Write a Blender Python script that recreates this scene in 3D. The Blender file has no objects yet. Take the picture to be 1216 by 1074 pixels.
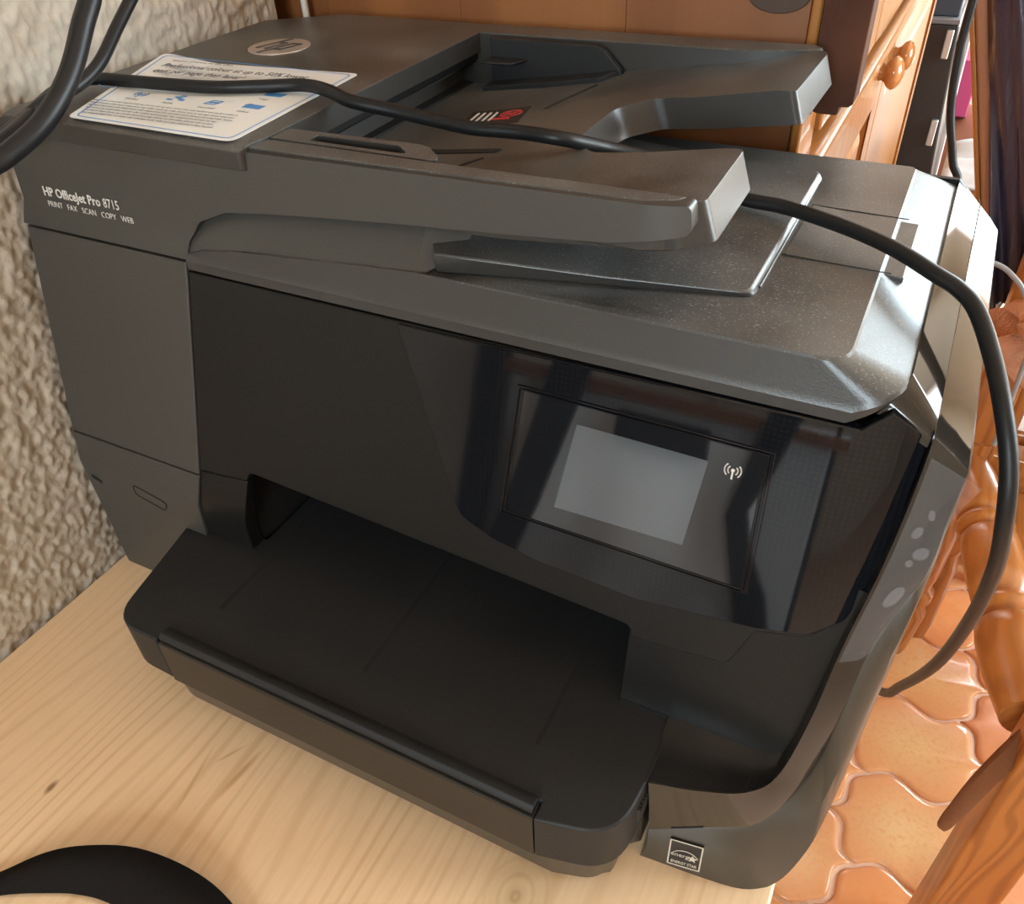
import bpy, bmesh, math, random
from mathutils import Vector, Matrix, noise
random.seed(7)
C = bpy.context.scene.collection
S = bpy.context.scene
PI = math.pi

# ---------------------------------------------------------------- camera
cam_d = bpy.data.cameras.new('camera'); cam = bpy.data.objects.new('camera', cam_d); C.objects.link(cam)
yaw, pitch, roll, fpx = -.505048653, .684540748, -.055451011, 981.66
fw = Vector((math.sin(yaw)*math.cos(pitch), math.cos(yaw)*math.cos(pitch), -math.sin(pitch)))
rt = Vector((math.cos(yaw), -math.sin(yaw), 0)); up = rt.cross(fw)
c_, s_ = math.cos(roll), math.sin(roll)
rt, up = c_*rt + s_*up, -s_*rt + c_*up
M = Matrix((rt, up, -fw)).transposed().to_4x4(); M.translation = (0, 0, .45)
cam.matrix_world = M
cam_d.sensor_fit = 'HORIZONTAL'; cam_d.sensor_width = 36.0; cam_d.lens = 36.0*fpx/1216.0; cam_d.clip_start = .01
S.camera = cam
# ---------------------------------------------------------------- world, daylight, exposure
w = bpy.data.worlds.new('sky'); S.world = w; w.use_nodes = True
nt = w.node_tree; nt.nodes.clear()
out = nt.nodes.new('ShaderNodeOutputWorld'); bg = nt.nodes.new('ShaderNodeBackground')
tc = nt.nodes.new('ShaderNodeTexCoord'); sp = nt.nodes.new('ShaderNodeSeparateXYZ'); cr = nt.nodes.new('ShaderNodeValToRGB')
cr.color_ramp.elements[0].position = .45; cr.color_ramp.elements[0].color = (.52, .49, .43, 1)
cr.color_ramp.elements[1].position = .56; cr.color_ramp.elements[1].color = (.75, .915, 1.0, 1)
mr = nt.nodes.new('ShaderNodeMapRange'); mr.inputs[1].default_value = -1; mr.inputs[2].default_value = 1
nt.links.new(tc.outputs['Generated'], sp.inputs[0]); nt.links.new(sp.outputs[2], mr.inputs[0])
nt.links.new(mr.outputs[0], cr.inputs[0]); nt.links.new(cr.outputs[0], bg.inputs[0]); nt.links.new(bg.outputs[0], out.inputs[0])
bg.inputs[1].default_value = 18.0
S.view_settings.view_transform = 'Standard'; S.view_settings.look = 'None'; S.view_settings.gamma = 1
S.view_settings.use_curve_mapping = False
S.view_settings.exposure = 0.62
def portal(name, loc, rot, sx, sy):
    l = bpy.data.lights.new(name, 'AREA'); l.shape = 'RECTANGLE'; l.size = sx; l.size_y = sy
    l.cycles.is_portal = True
    o = bpy.data.objects.new(name, l); C.objects.link(o); o.location = loc; o.rotation_euler = rot
    return o
portal('daylight_balcony_door', (1.08, 3.33, .54), (-PI/2, 0, 0), .95, 2.52)
portal('daylight_front_window', (.25, -2.33, .90), (PI/2, 0, 0), 1.0, .9)
portal('daylight_side_window', (2.03, 1.5, .70), (0, PI/2, 0), 1.2, 1.4)

# ---------------------------------------------------------------- helpers
def F(z):                       # leaning front of the printer, y as a function of height
    return .247 if z < .1 else .247 + .216*(z - .1)
def lerp(a, b, t): return a + (b - a)*t
def lin(pts, x):
    if x <= pts[0][0]: return pts[0][1]
    for (a, u), (b, v) in zip(pts, pts[1:]):
        if x <= b: return lerp(u, v, (x - a)/(b - a))
    return pts[-1][1]

def tag(o, label=None, cat=None, group=None, kind=None):
    if label: o['label'] = label
    if cat: o['category'] = cat
    if group: o['group'] = group
    if kind: o['kind'] = kind
    return o
def empty(name, loc, label, cat, group=None):
    o = bpy.data.objects.new(name, None); C.objects.link(o); o.location = loc; o.empty_display_size = .05
    return tag(o, label, cat, group)
def adopt(o, parent):
    if parent is not None:
        o.parent = parent
        if parent.type == 'EMPTY': o.matrix_parent_inverse = Matrix.Translation(-Vector(parent.location))
    return o
def mesh(name, verts, faces, mat, parent=None, smooth=35, bevel=0, seg=2, label=None, subsurf=0, solid=0):
    me = bpy.data.meshes.new(name); me.from_pydata([tuple(v) for v in verts], [], faces); me.validate()
    bm = bmesh.new(); bm.from_mesh(me); bmesh.ops.remove_doubles(bm, verts=bm.verts, dist=1e-6)
    bmesh.ops.recalc_face_normals(bm, faces=bm.faces); bm.to_mesh(me); bm.free()
    if smooth:
        me.shade_smooth(); me.set_sharp_from_angle(angle=math.radians(smooth))
    if mat: me.materials.append(mat)
    o = bpy.data.objects.new(name, me); C.objects.link(o); adopt(o, parent)
    if solid:
        m = o.modifiers.new('solidify', 'SOLIDIFY'); m.thickness = solid; m.offset = 0
    if bevel:
        m = o.modifiers.new('bevel', 'BEVEL'); m.width = bevel; m.segments = seg; m.limit_method = 'ANGLE'; m.angle_limit = math.radians(40)
        m.harden_normals = False
        if smooth: o.modifiers.new('weighted', 'WEIGHTED_NORMAL').keep_sharp = True
    if subsurf:
        m = o.modifiers.new('sub', 'SUBSURF'); m.levels = m.render_levels = subsurf
    if label: o['label'] = label
    return o
class G:
    """collects several closed shapes for ONE mesh object"""
    def __init__(s): s.v = []; s.f = []
    def add(s, v, f):
        n = len(s.v); s.v += [tuple(p) for p in v]; s.f += [tuple(i + n for i in q) for q in f]; return s
    def box(s, x0, x1, y0, y1, z0, z1):
        v = [(x, y, z) for x in (x0, x1) for y in (y0, y1) for z in (z0, z1)]
        return s.add(v, [(0,1,3,2),(4,6,7,5),(0,4,5,1),(2,3,7,6),(0,2,6,4),(1,5,7,3)])
    def build(s, name, mat, parent=None, **k): return mesh(name, s.v, s.f, mat, parent, **k)
def loft(rows, close=True, caps=True):
    n = len(rows[0]); v = [p for r in rows for p in r]; f = []
    for i in range(len(rows) - 1):
        for j in range(n if close else n - 1):
            a, b = i*n + j, i*n + (j + 1) % n
            f.append((a, b, b + n, a + n))
    if caps and close: f += [tuple(range(n))[::-1], tuple(range((len(rows)-1)*n, len(rows)*n))]
    return v, f
def rpoly(pts, n=5):
    """polygon with rounded corners: pts are (x, y, r)"""
    out = []; k = len(pts)
    for i in range(k):
        p = Vector(pts[i][:2]); r = pts[i][2] if len(pts[i]) > 2 else 0
        if r <= 0: out.append(tuple(p)); continue
        a = Vector(pts[i-1][:2]) - p; b = Vector(pts[(i+1) % k][:2]) - p
        ang = a.angle(b); d = min(r/math.tan(ang/2), a.length*.49, b.length*.49)
        A = p + a.normalized()*d; B = p + b.normalized()*d
        for j in range(n + 1):
            t = j/n; out.append(tuple((1-t)**2*A + 2*t*(1-t)*p + t*t*B))
    return out
def slab(poly, top, bot, ucuts=(), vcuts=()):
    """flat polygon (u,v), cut into strips, mapped to a front and a back skin and closed round the rim"""
    bm = bmesh.new(); bm.faces.new([bm.verts.new((u, v, 0)) for u, v in poly])
    for cuts, nrm in ((ucuts, (1,0,0)), (vcuts, (0,1,0))):
        for c in cuts:
            bmesh.ops.bisect_plane(bm, geom=bm.verts[:] + bm.edges[:] + bm.faces[:], plane_co=(c*nrm[0], c*nrm[1], 0), plane_no=nrm, dist=1e-7)
    bm.verts.index_update(); uv = [v.co.xy for v in bm.verts]; n = len(uv)
    fs = [[v.index for v in f.verts] for f in bm.faces]
    bd = [(e.verts[0].index, e.verts[1].index) for e in bm.edges if len(e.link_faces) == 1]
    bm.free()
    v = [top(*p) for p in uv] + [bot(*p) for p in uv]
    f = [tuple(q) for q in fs] + [tuple(i + n for i in q[::-1]) for q in fs] + [(a, b, b + n, a + n) for a, b in bd]
    return v, f
def catmull(P, k=8):
    P = [Vector(p) for p in P]; o = []
    for i in range(len(P) - 1):
        a = P[max(i-1, 0)]; b = P[i]; c = P[i+1]; d = P[min(i+2, len(P)-1)]
        for j in range(k):
            t = j/k
            o.append(.5*((2*b) + (c - a)*t + (2*a - 5*b + 4*c - d)*t*t + (3*b - a - 3*c + d)*t**3))
    o.append(P[-1]); return o
def tube(P, r, n=10, flat=1.0):
    P = [Vector(p) for p in P]; rows = []; up_ = Vector((0, 0, 1))
    for i, p in enumerate(P):
        t = (P[min(i+1, len(P)-1)] - P[max(i-1, 0)]).normalized()
        a = up_ - t*up_.dot(t)
        if a.length < .05: a = Vector((0, 1, 0)) - t*t.y
        a.normalize(); up_ = a; b = t.cross(a)
        rr = r(i/(len(P)-1)) if callable(r) else r
        rows.append([p + a*math.cos(2*PI*j/n)*rr*flat + b*math.sin(2*PI*j/n)*rr for j in range(n)])
    return loft(rows)
def lathe(prof, p0, p1, n=20):
    """profile of (t along axis 0..1, radius)"""
    p0, p1 = Vector(p0), Vector(p1); ax = (p1 - p0).normalized()
    a = ax.orthogonal().normalized(); b = ax.cross(a)
    return loft([[p0.lerp(p1, t) + (a*math.cos(2*PI*j/n) + b*math.sin(2*PI*j/n))*r for j in range(n)] for t, r in prof])
def text(name, body, size, mat, parent, mx, bold=0, align='LEFT', ext=.00008, sx=1.0):
    cu = bpy.data.curves.new(name, 'FONT'); cu.body = body; cu.size = size; cu.offset = bold; cu.align_x = align; cu.extrude = ext
    cu.resolution_u = 2
    t = bpy.data.objects.new(name, cu); C.objects.link(t)
    dg = bpy.context.evaluated_depsgraph_get(); me = bpy.data.meshes.new_from_object(t.evaluated_get(dg))
    bpy.data.objects.remove(t); bpy.data.curves.remove(cu)
    me.transform(mx @ Matrix.Diagonal((sx, 1, 1, 1))); me.materials.clear(); me.materials.append(mat); me.name = name
    o = bpy.data.objects.new(name, me); C.objects.link(o); adopt(o, parent); return o
def frame_at(org, xd, yd):
    xd = Vector(xd).normalized(); yd = Vector(yd); yd = (yd - xd*yd.dot(xd)).normalized(); zd = xd.cross(yd)
    m = Matrix((xd, yd, zd)).transposed().to_4x4(); m.translation = org; return m

# ---------------------------------------------------------------- materials
def N(m, t): return m.node_tree.nodes.new(t)
def L(m, a, b): m.node_tree.links.new(a, b)
def mat(name, col, rough=.5, metal=0, spec=.5, coat=0):
    m = bpy.data.materials.new(name); m.use_nodes = True
    b = m.node_tree.nodes['Principled BSDF']
    b.inputs['Base Color'].default_value = (*col, 1); b.inputs['Roughness'].default_value = rough
    b.inputs['Metallic'].default_value = metal; b.inputs['Specular IOR Level'].default_value = spec
    b.inputs['Coat Weight'].default_value = coat; b.inputs['Coat Roughness'].default_value = .04
    return m
def B(m): return m.node_tree.nodes['Principled BSDF']
def coords(m, scale=(1,1,1), rot=(0,0,0), src='Object', loc=(0,0,0)):
    t = N(m, 'ShaderNodeTexCoord'); mp = N(m, 'ShaderNodeMapping')
    mp.inputs['Scale'].default_value = scale; mp.inputs['Rotation'].default_value = rot; mp.inputs['Location'].default_value = loc
    L(m, t.outputs[src], mp.inputs[0]); return mp.outputs[0]
def noise_n(m, vec, scale, detail=4, rough=.5, dist=0):
    n = N(m, 'ShaderNodeTexNoise'); n.inputs['Scale'].default_value = scale; n.inputs['Detail'].default_value = detail
    n.inputs['Roughness'].default_value = rough; n.inputs['Distortion'].default_value = dist; L(m, vec, n.inputs['Vector']); return n.outputs['Fac']
def ramp(m, fac, stops):
    r = N(m, 'ShaderNodeValToRGB'); e = r.color_ramp.elements
    while len(e) < len(stops): e.new(.5)
    for k, (p, c) in zip(e, stops): k.position = p; k.color = (*c, 1)
    L(m, fac, r.inputs[0]); return r.outputs[0]
def mix(m, fac, a, b, mode='MIX'):
    x = N(m, 'ShaderNodeMix'); x.data_type = 'RGBA'; x.blend_type = mode
    for s, v in ((x.inputs[0], fac), (x.inputs[6], a), (x.inputs[7], b)):
        if isinstance(v, (int, float)): s.default_value = v
        elif isinstance(v, tuple): s.default_value = (*v, 1)
        else: L(m, v, s)
    return x.outputs[2]
def bump(m, h, strength=.2, dist=.001):
    b = N(m, 'ShaderNodeBump'); b.inputs['Strength'].default_value = strength; b.inputs['Distance'].default_value = dist
    L(m, h, b.inputs['Height']); L(m, b.outputs[0], B(m).inputs['Normal'])
def plastic(name, col, rough, grain=.12, dust=0, spec=.5, scale=2600):
    m = mat(name, col, rough, spec=spec); v = coords(m)
    bump(m, noise_n(m, v, scale, 1), grain, .0003)
    base = mix(m, noise_n(m, v, 9, 3), tuple(c*.92 for c in col), tuple(c*1.08 for c in col))
    if dust:
        big = noise_n(m, v, 16, 3)
        sp_ = ramp(m, noise_n(m, coords(m, (1, 1.6, 1), (0, 0, .5)), 900, 2, .6), [(.61, (0,0,0)), (.70, (1,1,1))])
        film = ramp(m, big, [(.3, (0,0,0)), (.75, (1,1,1))])
        geo = N(m, 'ShaderNodeNewGeometry'); s3 = N(m, 'ShaderNodeSeparateXYZ'); L(m, geo.outputs['Normal'], s3.inputs[0])
        upw = ramp(m, s3.outputs[2], [(.25, (0,0,0)), (.95, (1,1,1))])
        k = mix(m, 1.0, mix(m, .30, sp_, film), upw, 'MULTIPLY'); k2 = mix(m, 1.0, k, (dust,)*3, 'MULTIPLY')
        base = mix(m, k2, base, (.50, .49, .47))
        rr = N(m, 'ShaderNodeMath'); rr.operation = 'MULTIPLY_ADD'; L(m, k2, rr.inputs[0]); rr.inputs[1].default_value = .4; rr.inputs[2].default_value = rough
        L(m, rr.outputs[0], B(m).inputs['Roughness'])
    L(m, base, B(m).inputs['Base Color']); return m
def wood(name, light, dark, axis='y', scale=60, rough=.45, ring=.35, coat=0, knot=None, stretch=.06):
    m = mat(name, light, rough, coat=coat)
    sc = {'x': (stretch,1,1), 'y': (1,stretch,1), 'z': (1,1,stretch)}[axis]
    v = coords(m, sc)
    warp = noise_n(m, v, 5.5, 2, .5, .3)
    wv = N(m, 'ShaderNodeTexWave'); wv.wave_type = 'RINGS'; wv.rings_direction = axis.upper()
    wv.inputs['Scale'].default_value = scale*.16; wv.inputs['Distortion'].default_value = 7; wv.inputs['Detail'].default_value = 2; wv.inputs['Detail Scale'].default_value = .9
    add = N(m, 'ShaderNodeVectorMath'); add.operation = 'MULTIPLY_ADD'
    cmb = N(m, 'ShaderNodeCombineXYZ'); L(m, warp, cmb.inputs[0]); L(m, warp, cmb.inputs[2])
    L(m, cmb.outputs[0], add.inputs[0]); add.inputs[1].default_value = (.25,.25,.25); L(m, v, add.inputs[2]); L(m, add.outputs[0], wv.inputs['Vector'])
    fib = noise_n(m, v, scale*7, 3, .6)
    r1 = ramp(m, wv.outputs['Fac'], [(.35, (0,0,0)), (.9, (1,1,1))])
    k = mix(m, .3, r1, fib); k = mix(m, 1.0, k, (ring*2,)*3, 'MULTIPLY')
    col = mix(m, k, light, dark)
    col = mix(m, mix(m, 1.0, noise_n(m, v, 3, 2), (.35,)*3, 'MULTIPLY'), col, tuple(c*.8 for c in dark))
    L(m, col, B(m).inputs['Base Color']); bump(m, fib, .08, .0004); return m

m_col = plastic('satin charcoal plastic', (.045, .041, .036), .42)
m_mat = plastic('matte black plastic', (.0075, .007, .0065), .42, spec=.25)
m_lid = plastic('dusty charcoal plastic', (.034, .032, .030), .29, .2, dust=.65, scale=1500)
m_tray = plastic('dark tray plastic', (.014, .014, .015), .5, dust=.03, spec=.3)
m_feed = plastic('dusty feeder plastic', (.032, .029, .026), .33, .2, dust=.55, scale=1500)
m_base = plastic('satin dark brown plastic', (.050, .041, .031), .28)
m_flap = plastic('dark flap plastic', (.020, .017, .014), .40, spec=.35)
m_gloss = mat('piano black plastic', (.010, .011, .013), .05, spec=.38)
m_band = mat('glossy trim plastic', (.020, .017, .014), .07, spec=.6)
m_dark = mat('void shade plastic', (.006, .006, .006), .7)  # near-black, shade of the printer's voids put into the colour
m_gap = mat('black seam', (.004, .004, .004), .8)
m_white = mat('white print', (.62, .58, .54), .5)
m_cable = plastic('black cable rubber', (.009, .009, .010), .42, .1, spec=.3)

# glossy control panel with fine dot pattern in the plastic
def dots(m, period=.0024):
    v = coords(m, (1/period, 1/period, 1/period))
    vo = N(m, 'ShaderNodeVectorMath'); vo.operation = 'FRACTION'; L(m, v, vo.inputs[0])
    su = N(m, 'ShaderNodeVectorMath'); su.operation = 'SUBTRACT'; L(m, vo.outputs[0], su.inputs[0]); su.inputs[1].default_value = (.5,.5,.5)
    mu = N(m, 'ShaderNodeVectorMath'); mu.operation = 'MULTIPLY'; L(m, su.outputs[0], mu.inputs[0]); mu.inputs[1].default_value = (1,0,1)
    ln = N(m, 'ShaderNodeVectorMath'); ln.operation = 'LENGTH'; L(m, mu.outputs[0], ln.inputs[0])
    return ramp(m, ln.outputs['Value'], [(.22, (1,1,1)), (.30, (0,0,0))])
dd = dots(m_gloss); L(m_gloss, mix(m_gloss, mix(m_gloss, 1.0, dd, (.3,)*3, 'MULTIPLY'), (.005,.0055,.007), (.019,.020,.0235)), B(m_gloss).inputs['Base Color'])

# ---------------------------------------------------------------- the room
X0, X1, Y0, Y1, ZF, ZC = -.487, 2.0, -2.3, 3.3, -.72, 1.95
m_stucco = mat('rough plaster', (.66, .60, .53), .85)
v = coords(m_stucco); L(m_stucco, mix(m_stucco, noise_n(m_stucco, v, 7, 4), (.44,.375,.30), (.56,.49,.41)), B(m_stucco).inputs['Base Color'])
bump(m_stucco, noise_n(m_stucco, v, 420, 4, .6), .35, .001)
def stucco():
    ny, nz = 330, 230; ya, yb, za, zb = .12, .546, -.05, .42
    V = []; 
    for i in range(ny + 1):
        for j in range(nz + 1):
            y = lerp(ya, yb, i/ny); z = lerp(za, zb, j/nz)
            p = Vector((y, z, 0))
            h = noise.noise(p*110)*.40 + noise.noise(p*210 + Vector((3,7,0)))*.42 + noise.noise(p*38)*.25 + noise.noise(p*400)*.25
            edge = min(1, min(y - ya, yb - y, z - za, zb - z)/.01)
            V.append((X0 - .0005 + max(-.003, min(.0048, h*.0036))*max(edge, 0), y, z))
    F_ = [(i*(nz+1)+j, (i+1)*(nz+1)+j, (i+1)*(nz+1)+j+1, i*(nz+1)+j+1) for i in range(ny) for j in range(nz)]
    g = G(); g.add(V, F_)
    # the plain rest of the wall round the part in view
    for (a, b, c, d) in ((Y0, ya, ZF, ZC), (ya, yb, ZF, za), (ya, yb, zb, ZC)):
        g.add([(X0-.0007, a, c), (X0-.0007, b, c), (X0-.0007, b, d), (X0-.0007, a, d)], [(0,1,2,3)])
    g.box(X0 - .12, X0 - .006, Y0 - .1, yb, ZF, ZC).box(X0 - .12, X0 - .08, yb, Y1 + .1, ZF, ZC)
    o = g.build('wall_left', m_stucco, smooth=80); tag(o, 'rough textured pale plaster wall left of the printer', kind='structure')
stucco()
m_wall = mat('painted plaster', (.70, .60, .48), .9)
bump(m_wall, noise_n(m_wall, coords(m_wall), 160, 4), .3, .001)
m_ceil = mat('white ceiling paint', (.80, .75, .67), .9)
def wall_with_hole(name, y, x0, x1, hx0, hx1, hz0, hz1, th):
    g = G()
    g.box(x0, hx0, y, y+th, ZF, ZC); g.box(hx1, x1, y, y+th, ZF, ZC)
    g.box(hx0, hx1, y, y+th, hz1, ZC)
    if hz0 > ZF: g.box(hx0, hx1, y, y+th, ZF, hz0)
    tag(g.build(name, m_wall, smooth=0), None, kind='structure')
wall_with_hole('wall_back', Y1, X0 - .1, X1 + .1, .60, 1.55, ZF, 1.8, .1)
wall_with_hole('wall_front', Y0 - .1, X0 - .1, X1 + .1, -.25, .75, .45, 1.35, .1)
SY0, SY1, SZ0, SZ1 = .8, 2.2, .1, 1.3
g = G(); g.box(X1, X1 + .1, Y0, SY0, ZF, ZC).box(X1, X1 + .1, SY1, Y1, ZF, ZC).box(X1, X1 + .1, SY0, SY1, ZF, SZ0).box(X1, X1 + .1, SY0, SY1, SZ1, ZC)
tag(g.build('wall_right', m_wall, smooth=0), kind='structure')
tag(G().box(X0 - .1, X1 + .1, Y0 - .1, Y1 + .1, ZC, ZC + .08).build('ceiling', m_ceil, smooth=0), kind='structure')
m_frame = wood('window frame wood', (.55, .26, .08), (.30, .12, .03), 'z', 40, .35)
def win_frame(name, mk):
    g = G()
    for q in mk: g.box(*q)
    tag(g.build(name, m_frame, smooth=0), kind='structure')
win_frame('door_1', [(a, b, Y1 + .01, Y1 + .07, ZF, 1.8) for a, b in ((.60, .65), (1.50, 1.55))] + [(.65, 1.50, Y1 + .01, Y1 + .07, 1.74, 1.8)])
win_frame('window_1', [(a, b, Y0 - .07, Y0 - .01, .45, 1.35) for a, b in ((-.25, -.21), (.71, .75), (.23, .27))] + [(-.21, .71, Y0 - .07, Y0 - .01, a, b) for a, b in ((.45, .49), (1.31, 1.35))])
win_frame('window_2', [(X1 + .02, X1 + .07, a, b, SZ0, SZ1) for a, b in ((SY0, SY0 + .05), (SY1 - .05, SY1), (1.47, 1.53))] + [(X1 + .02, X1 + .07, SY0, SY1, a, b) for a, b in ((SZ0, SZ0 + .05), (SZ1 - .05, SZ1))])

# floor: grout bed with single glazed tiles
m_grout = mat('pale grout', (.74, .50, .36), .7)
m_tile = mat('glazed terracotta', (.7, .3, .1), .22, spec=.5, coat=.2)
oi = N(m_tile, 'ShaderNodeObjectInfo'); v = coords(m_tile)
lo = N(m_tile, 'ShaderNodeVectorMath'); lo.operation = 'ADD'; L(m_tile, v, lo.inputs[0]); L(m_tile, oi.outputs['Location'], lo.inputs[1])
tone = ramp(m_tile, oi.outputs['Random'], [(0, (.72,.30,.09)), (.3, (.64,.20,.08)), (.55, (.76,.42,.15)), (.8, (.68,.44,.22)), (1, (.60,.17,.08))])
mott = noise_n(m_tile, lo.outputs[0], 22, 5, .65)
spk = noise_n(m_tile, lo.outputs[0], 150, 3, .7)
c1 = mix(m_tile, ramp(m_tile, mott, [(.38, (0,0,0)), (.70, (.30,.30,.30))]), tone, (.84, .52, .25))
c1 = mix(m_tile, ramp(m_tile, spk, [(.5, (0,0,0)), (.75, (.5,.5,.5))]), c1, (.58, .22, .10))
ml = N(m_tile, 'ShaderNodeVectorMath'); ml.operation = 'MULTIPLY'; L(m_tile, v, ml.inputs[0]); ml.inputs[1].default_value = (5, 6, 0)
ld = N(m_tile, 'ShaderNodeVectorMath'); ld.operation = 'LENGTH'; L(m_tile, ml.outputs[0], ld.inputs[0])
wob = N(m_tile, 'ShaderNodeMath'); wob.operation = 'MULTIPLY_ADD'; L(m_tile, mott, wob.inputs[0]); wob.inputs[1].default_value = .30; L(m_tile, ld.outputs['Value'], wob.inputs[2])
c1 = mix(m_tile, ramp(m_tile, wob.outputs[0], [(.22, (0,0,0)), (.62, (.75,.75,.75))]), c1, (.66, .27, .11))
L(m_tile, c1, B(m_tile).inputs['Base Color']); bump(m_tile, mott, .25, .002)
fl = G().box(X0 - .1, X1 + .1, Y0 - .1, Y1 + .1, ZF - .06, ZF - .003).build('floor', m_grout, smooth=0)
tag(fl, 'floor of glazed ogee terracotta tiles', kind='structure')
def tile_mesh():
    p, q, w_ = .165, .146, .106; t = p - w_; h = q/2
    def S_(a, b, n, amp):
        a, b = Vector(a), Vector(b); d = b - a; nr = Vector((d.y, -d.x)).normalized()
        return [a + d*(k/n) - nr*amp*math.sin(2*PI*k/n) for k in range(n)]
    Lp, R, TL, TR, BL, BR = (-w_,0), (w_,0), (-t,h), (t,h), (-t,-h), (t,-h)
    top = S_(TL, TR, 12, .013); ur = S_(TR, R, 10, .0095)
    lr = [Vector(a) for a in S_(BR, R, 10, -.0095)]
    # neighbours share edges by translation
    bl_ = [a - Vector((p, h)) for a in S_(TR, R, 10, .0095)] + [Vector(BL)]        # L -> BL
    ul_ = [a - Vector((p, -h)) for a in lr] + [Vector(TL)]                        # L -> TL
    bot = [a - Vector((0, q)) for a in top] + [Vector(BR)]                        # BL -> BR
    loop = top + ur + [Vector(R)] + lr[::-1] + bot[::-1][1:] + bl_[::-1][1:] + ul_[1:-1]
    o = []
    for a in loop:
        if not o or (a - o[-1]).length > 1e-5: o.append(a)
    rows = [[(a.x*k, a.y*k, z) for a in o] for k, z in ((.965, -.004), (.955, -.0006), (.93, .0010), (.85, .0018))]
    V, Fc = loft(rows); me = bpy.data.meshes.new('tile'); me.from_pydata(V, [], Fc[:-2] + [Fc[-1]])
    bm = bmesh.new(); bm.from_mesh(me); bmesh.ops.recalc_face_normals(bm, faces=bm.faces); bm.to_mesh(me); bm.free()
    me.shade_smooth(); me.materials.append(m_tile); return me
tm = tile_mesh(); ra = math.radians(2.5)
for i in range(-5, 9):
    for j in range(-6, 12):
        x = .165*i; y = .146*(j + .5*(i % 2))
        c = Vector((.188 + x*math.cos(ra) - y*math.sin(ra), .872 + x*math.sin(ra) + y*math.cos(ra), ZF))
        if not (-.30 < c.x < 1.25 and .15 < c.y < 2.4): continue
        o = bpy.data.objects.new('tile', tm); C.objects.link(o); o.location = c; o.rotation_euler = (0, 0, ra); o.parent = fl

# ---------------------------------------------------------------- pine table
m_pine = mat('pale pine', (.74, .54, .33), .42)
v = coords(m_pine, (1, .055, 1)); vs = coords(m_pine, (1, .16, 1), loc=(.0, .03, 0))
warp = noise_n(m_pine, vs, 7, 2, .5)
sx = N(m_pine, 'ShaderNodeSeparateXYZ'); L(m_pine, coords(m_pine), sx.inputs[0])
ma = N(m_pine, 'ShaderNodeMath'); ma.operation = 'MULTIPLY_ADD'; L(m_pine, warp, ma.inputs[0]); ma.inputs[1].default_value = .16; L(m_pine, sx.outputs[0], ma.inputs[2])
mb = N(m_pine, 'ShaderNodeMath'); mb.operation = 'MULTIPLY'; L(m_pine, ma.outputs[0], mb.inputs[0]); mb.inputs[1].default_value = 560
sn = N(m_pine, 'ShaderNodeMath'); sn.operation = 'SINE'; L(m_pine, mb.outputs[0], sn.inputs[0])
rings = ramp(m_pine, sn.outputs[0], [(.25, (0,0,0)), (1.0, (1,1,1))])
fib = noise_n(m_pine, v, 420, 3, .6); br = noise_n(m_pine, v, 26, 3, .5)
k = mix(m_pine, 1.0, rings, ramp(m_pine, br, [(.35, (.05,)*3), (.7, (.75,)*3)]), 'MULTIPLY')
cp = mix(m_pine, k, (.80, .565, .355), (.60, .36, .18))
cp = mix(m_pine, ramp(m_pine, fib, [(.4, (0,0,0)), (.8, (.35,.35,.35))]), cp, (.62, .42, .23))
# two knots: a large one by the tray, a pin knot at the left
def knot(cx, cy, r, cp, sy=.75):
    mp = N(m_pine, 'ShaderNodeMapping'); t = N(m_pine, 'ShaderNodeTexCoord'); L(m_pine, t.outputs['Object'], mp.inputs[0])
    mp.vector_type = 'POINT'; mp.inputs['Location'].default_value = (-cx/r, -cy*sy/r, 0); mp.inputs['Scale'].default_value = (1/r, sy/r, 0)
    ln = N(m_pine, 'ShaderNodeVectorMath'); ln.operation = 'LENGTH'; L(m_pine, mp.outputs[0], ln.inputs[0])
    a = N(m_pine, 'ShaderNodeMath'); a.operation = 'MULTIPLY'; L(m_pine, ln.outputs['Value'], a.inputs[0]); a.inputs[1].default_value = 19
    s2 = N(m_pine, 'ShaderNodeMath'); s2.operation = 'SINE'; L(m_pine, a.outputs[0], s2.inputs[0])
    rg = ramp(m_pine, s2.outputs[0], [(.3, (0,0,0)), (1, (.5,.5,.5))])
    fall = ramp(m_pine, ln.outputs['Value'], [(.55, (.85,.85,.85)), (1.0, (0,0,0))])
    core = ramp(m_pine, ln.outputs['Value'], [(.10, (.8,.8,.8)), (.3, (.0,.0,.0))])
    body = mix(m_pine, mix(m_pine, .5, rg, core), (.68, .48, .28), (.34, .19, .085))
    return mix(m_pine, fall, cp, body)
cp = knot(-.1, .158, .021, cp); 
def streak(cx, cy, rx, ry, rot, col, k, cp):
    t = N(m_pine, 'ShaderNodeTexCoord'); su = N(m_pine, 'ShaderNodeVectorMath'); su.operation = 'SUBTRACT'; L(m_pine, t.outputs['Object'], su.inputs[0]); su.inputs[1].default_value = (cx, cy, 0)
    ro = N(m_pine, 'ShaderNodeVectorRotate'); ro.rotation_type = 'Z_AXIS'; L(m_pine, su.outputs[0], ro.inputs['Vector']); ro.inputs['Angle'].default_value = rot
    mu = N(m_pine, 'ShaderNodeVectorMath'); mu.operation = 'MULTIPLY'; L(m_pine, ro.outputs[0], mu.inputs[0]); mu.inputs[1].default_value = (1/rx, 1/ry, 0)
    ln = N(m_pine, 'ShaderNodeVectorMath'); ln.operation = 'LENGTH'; L(m_pine, mu.outputs[0], ln.inputs[0])
    return mix(m_pine, ramp(m_pine, ln.outputs['Value'], [(.3, (k,)*3), (1.0, (0,0,0))]), cp, col)
cp = streak(-.3745, .0930, .0028, .0060, 0, (.22, .11, .05), .9, cp)
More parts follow.
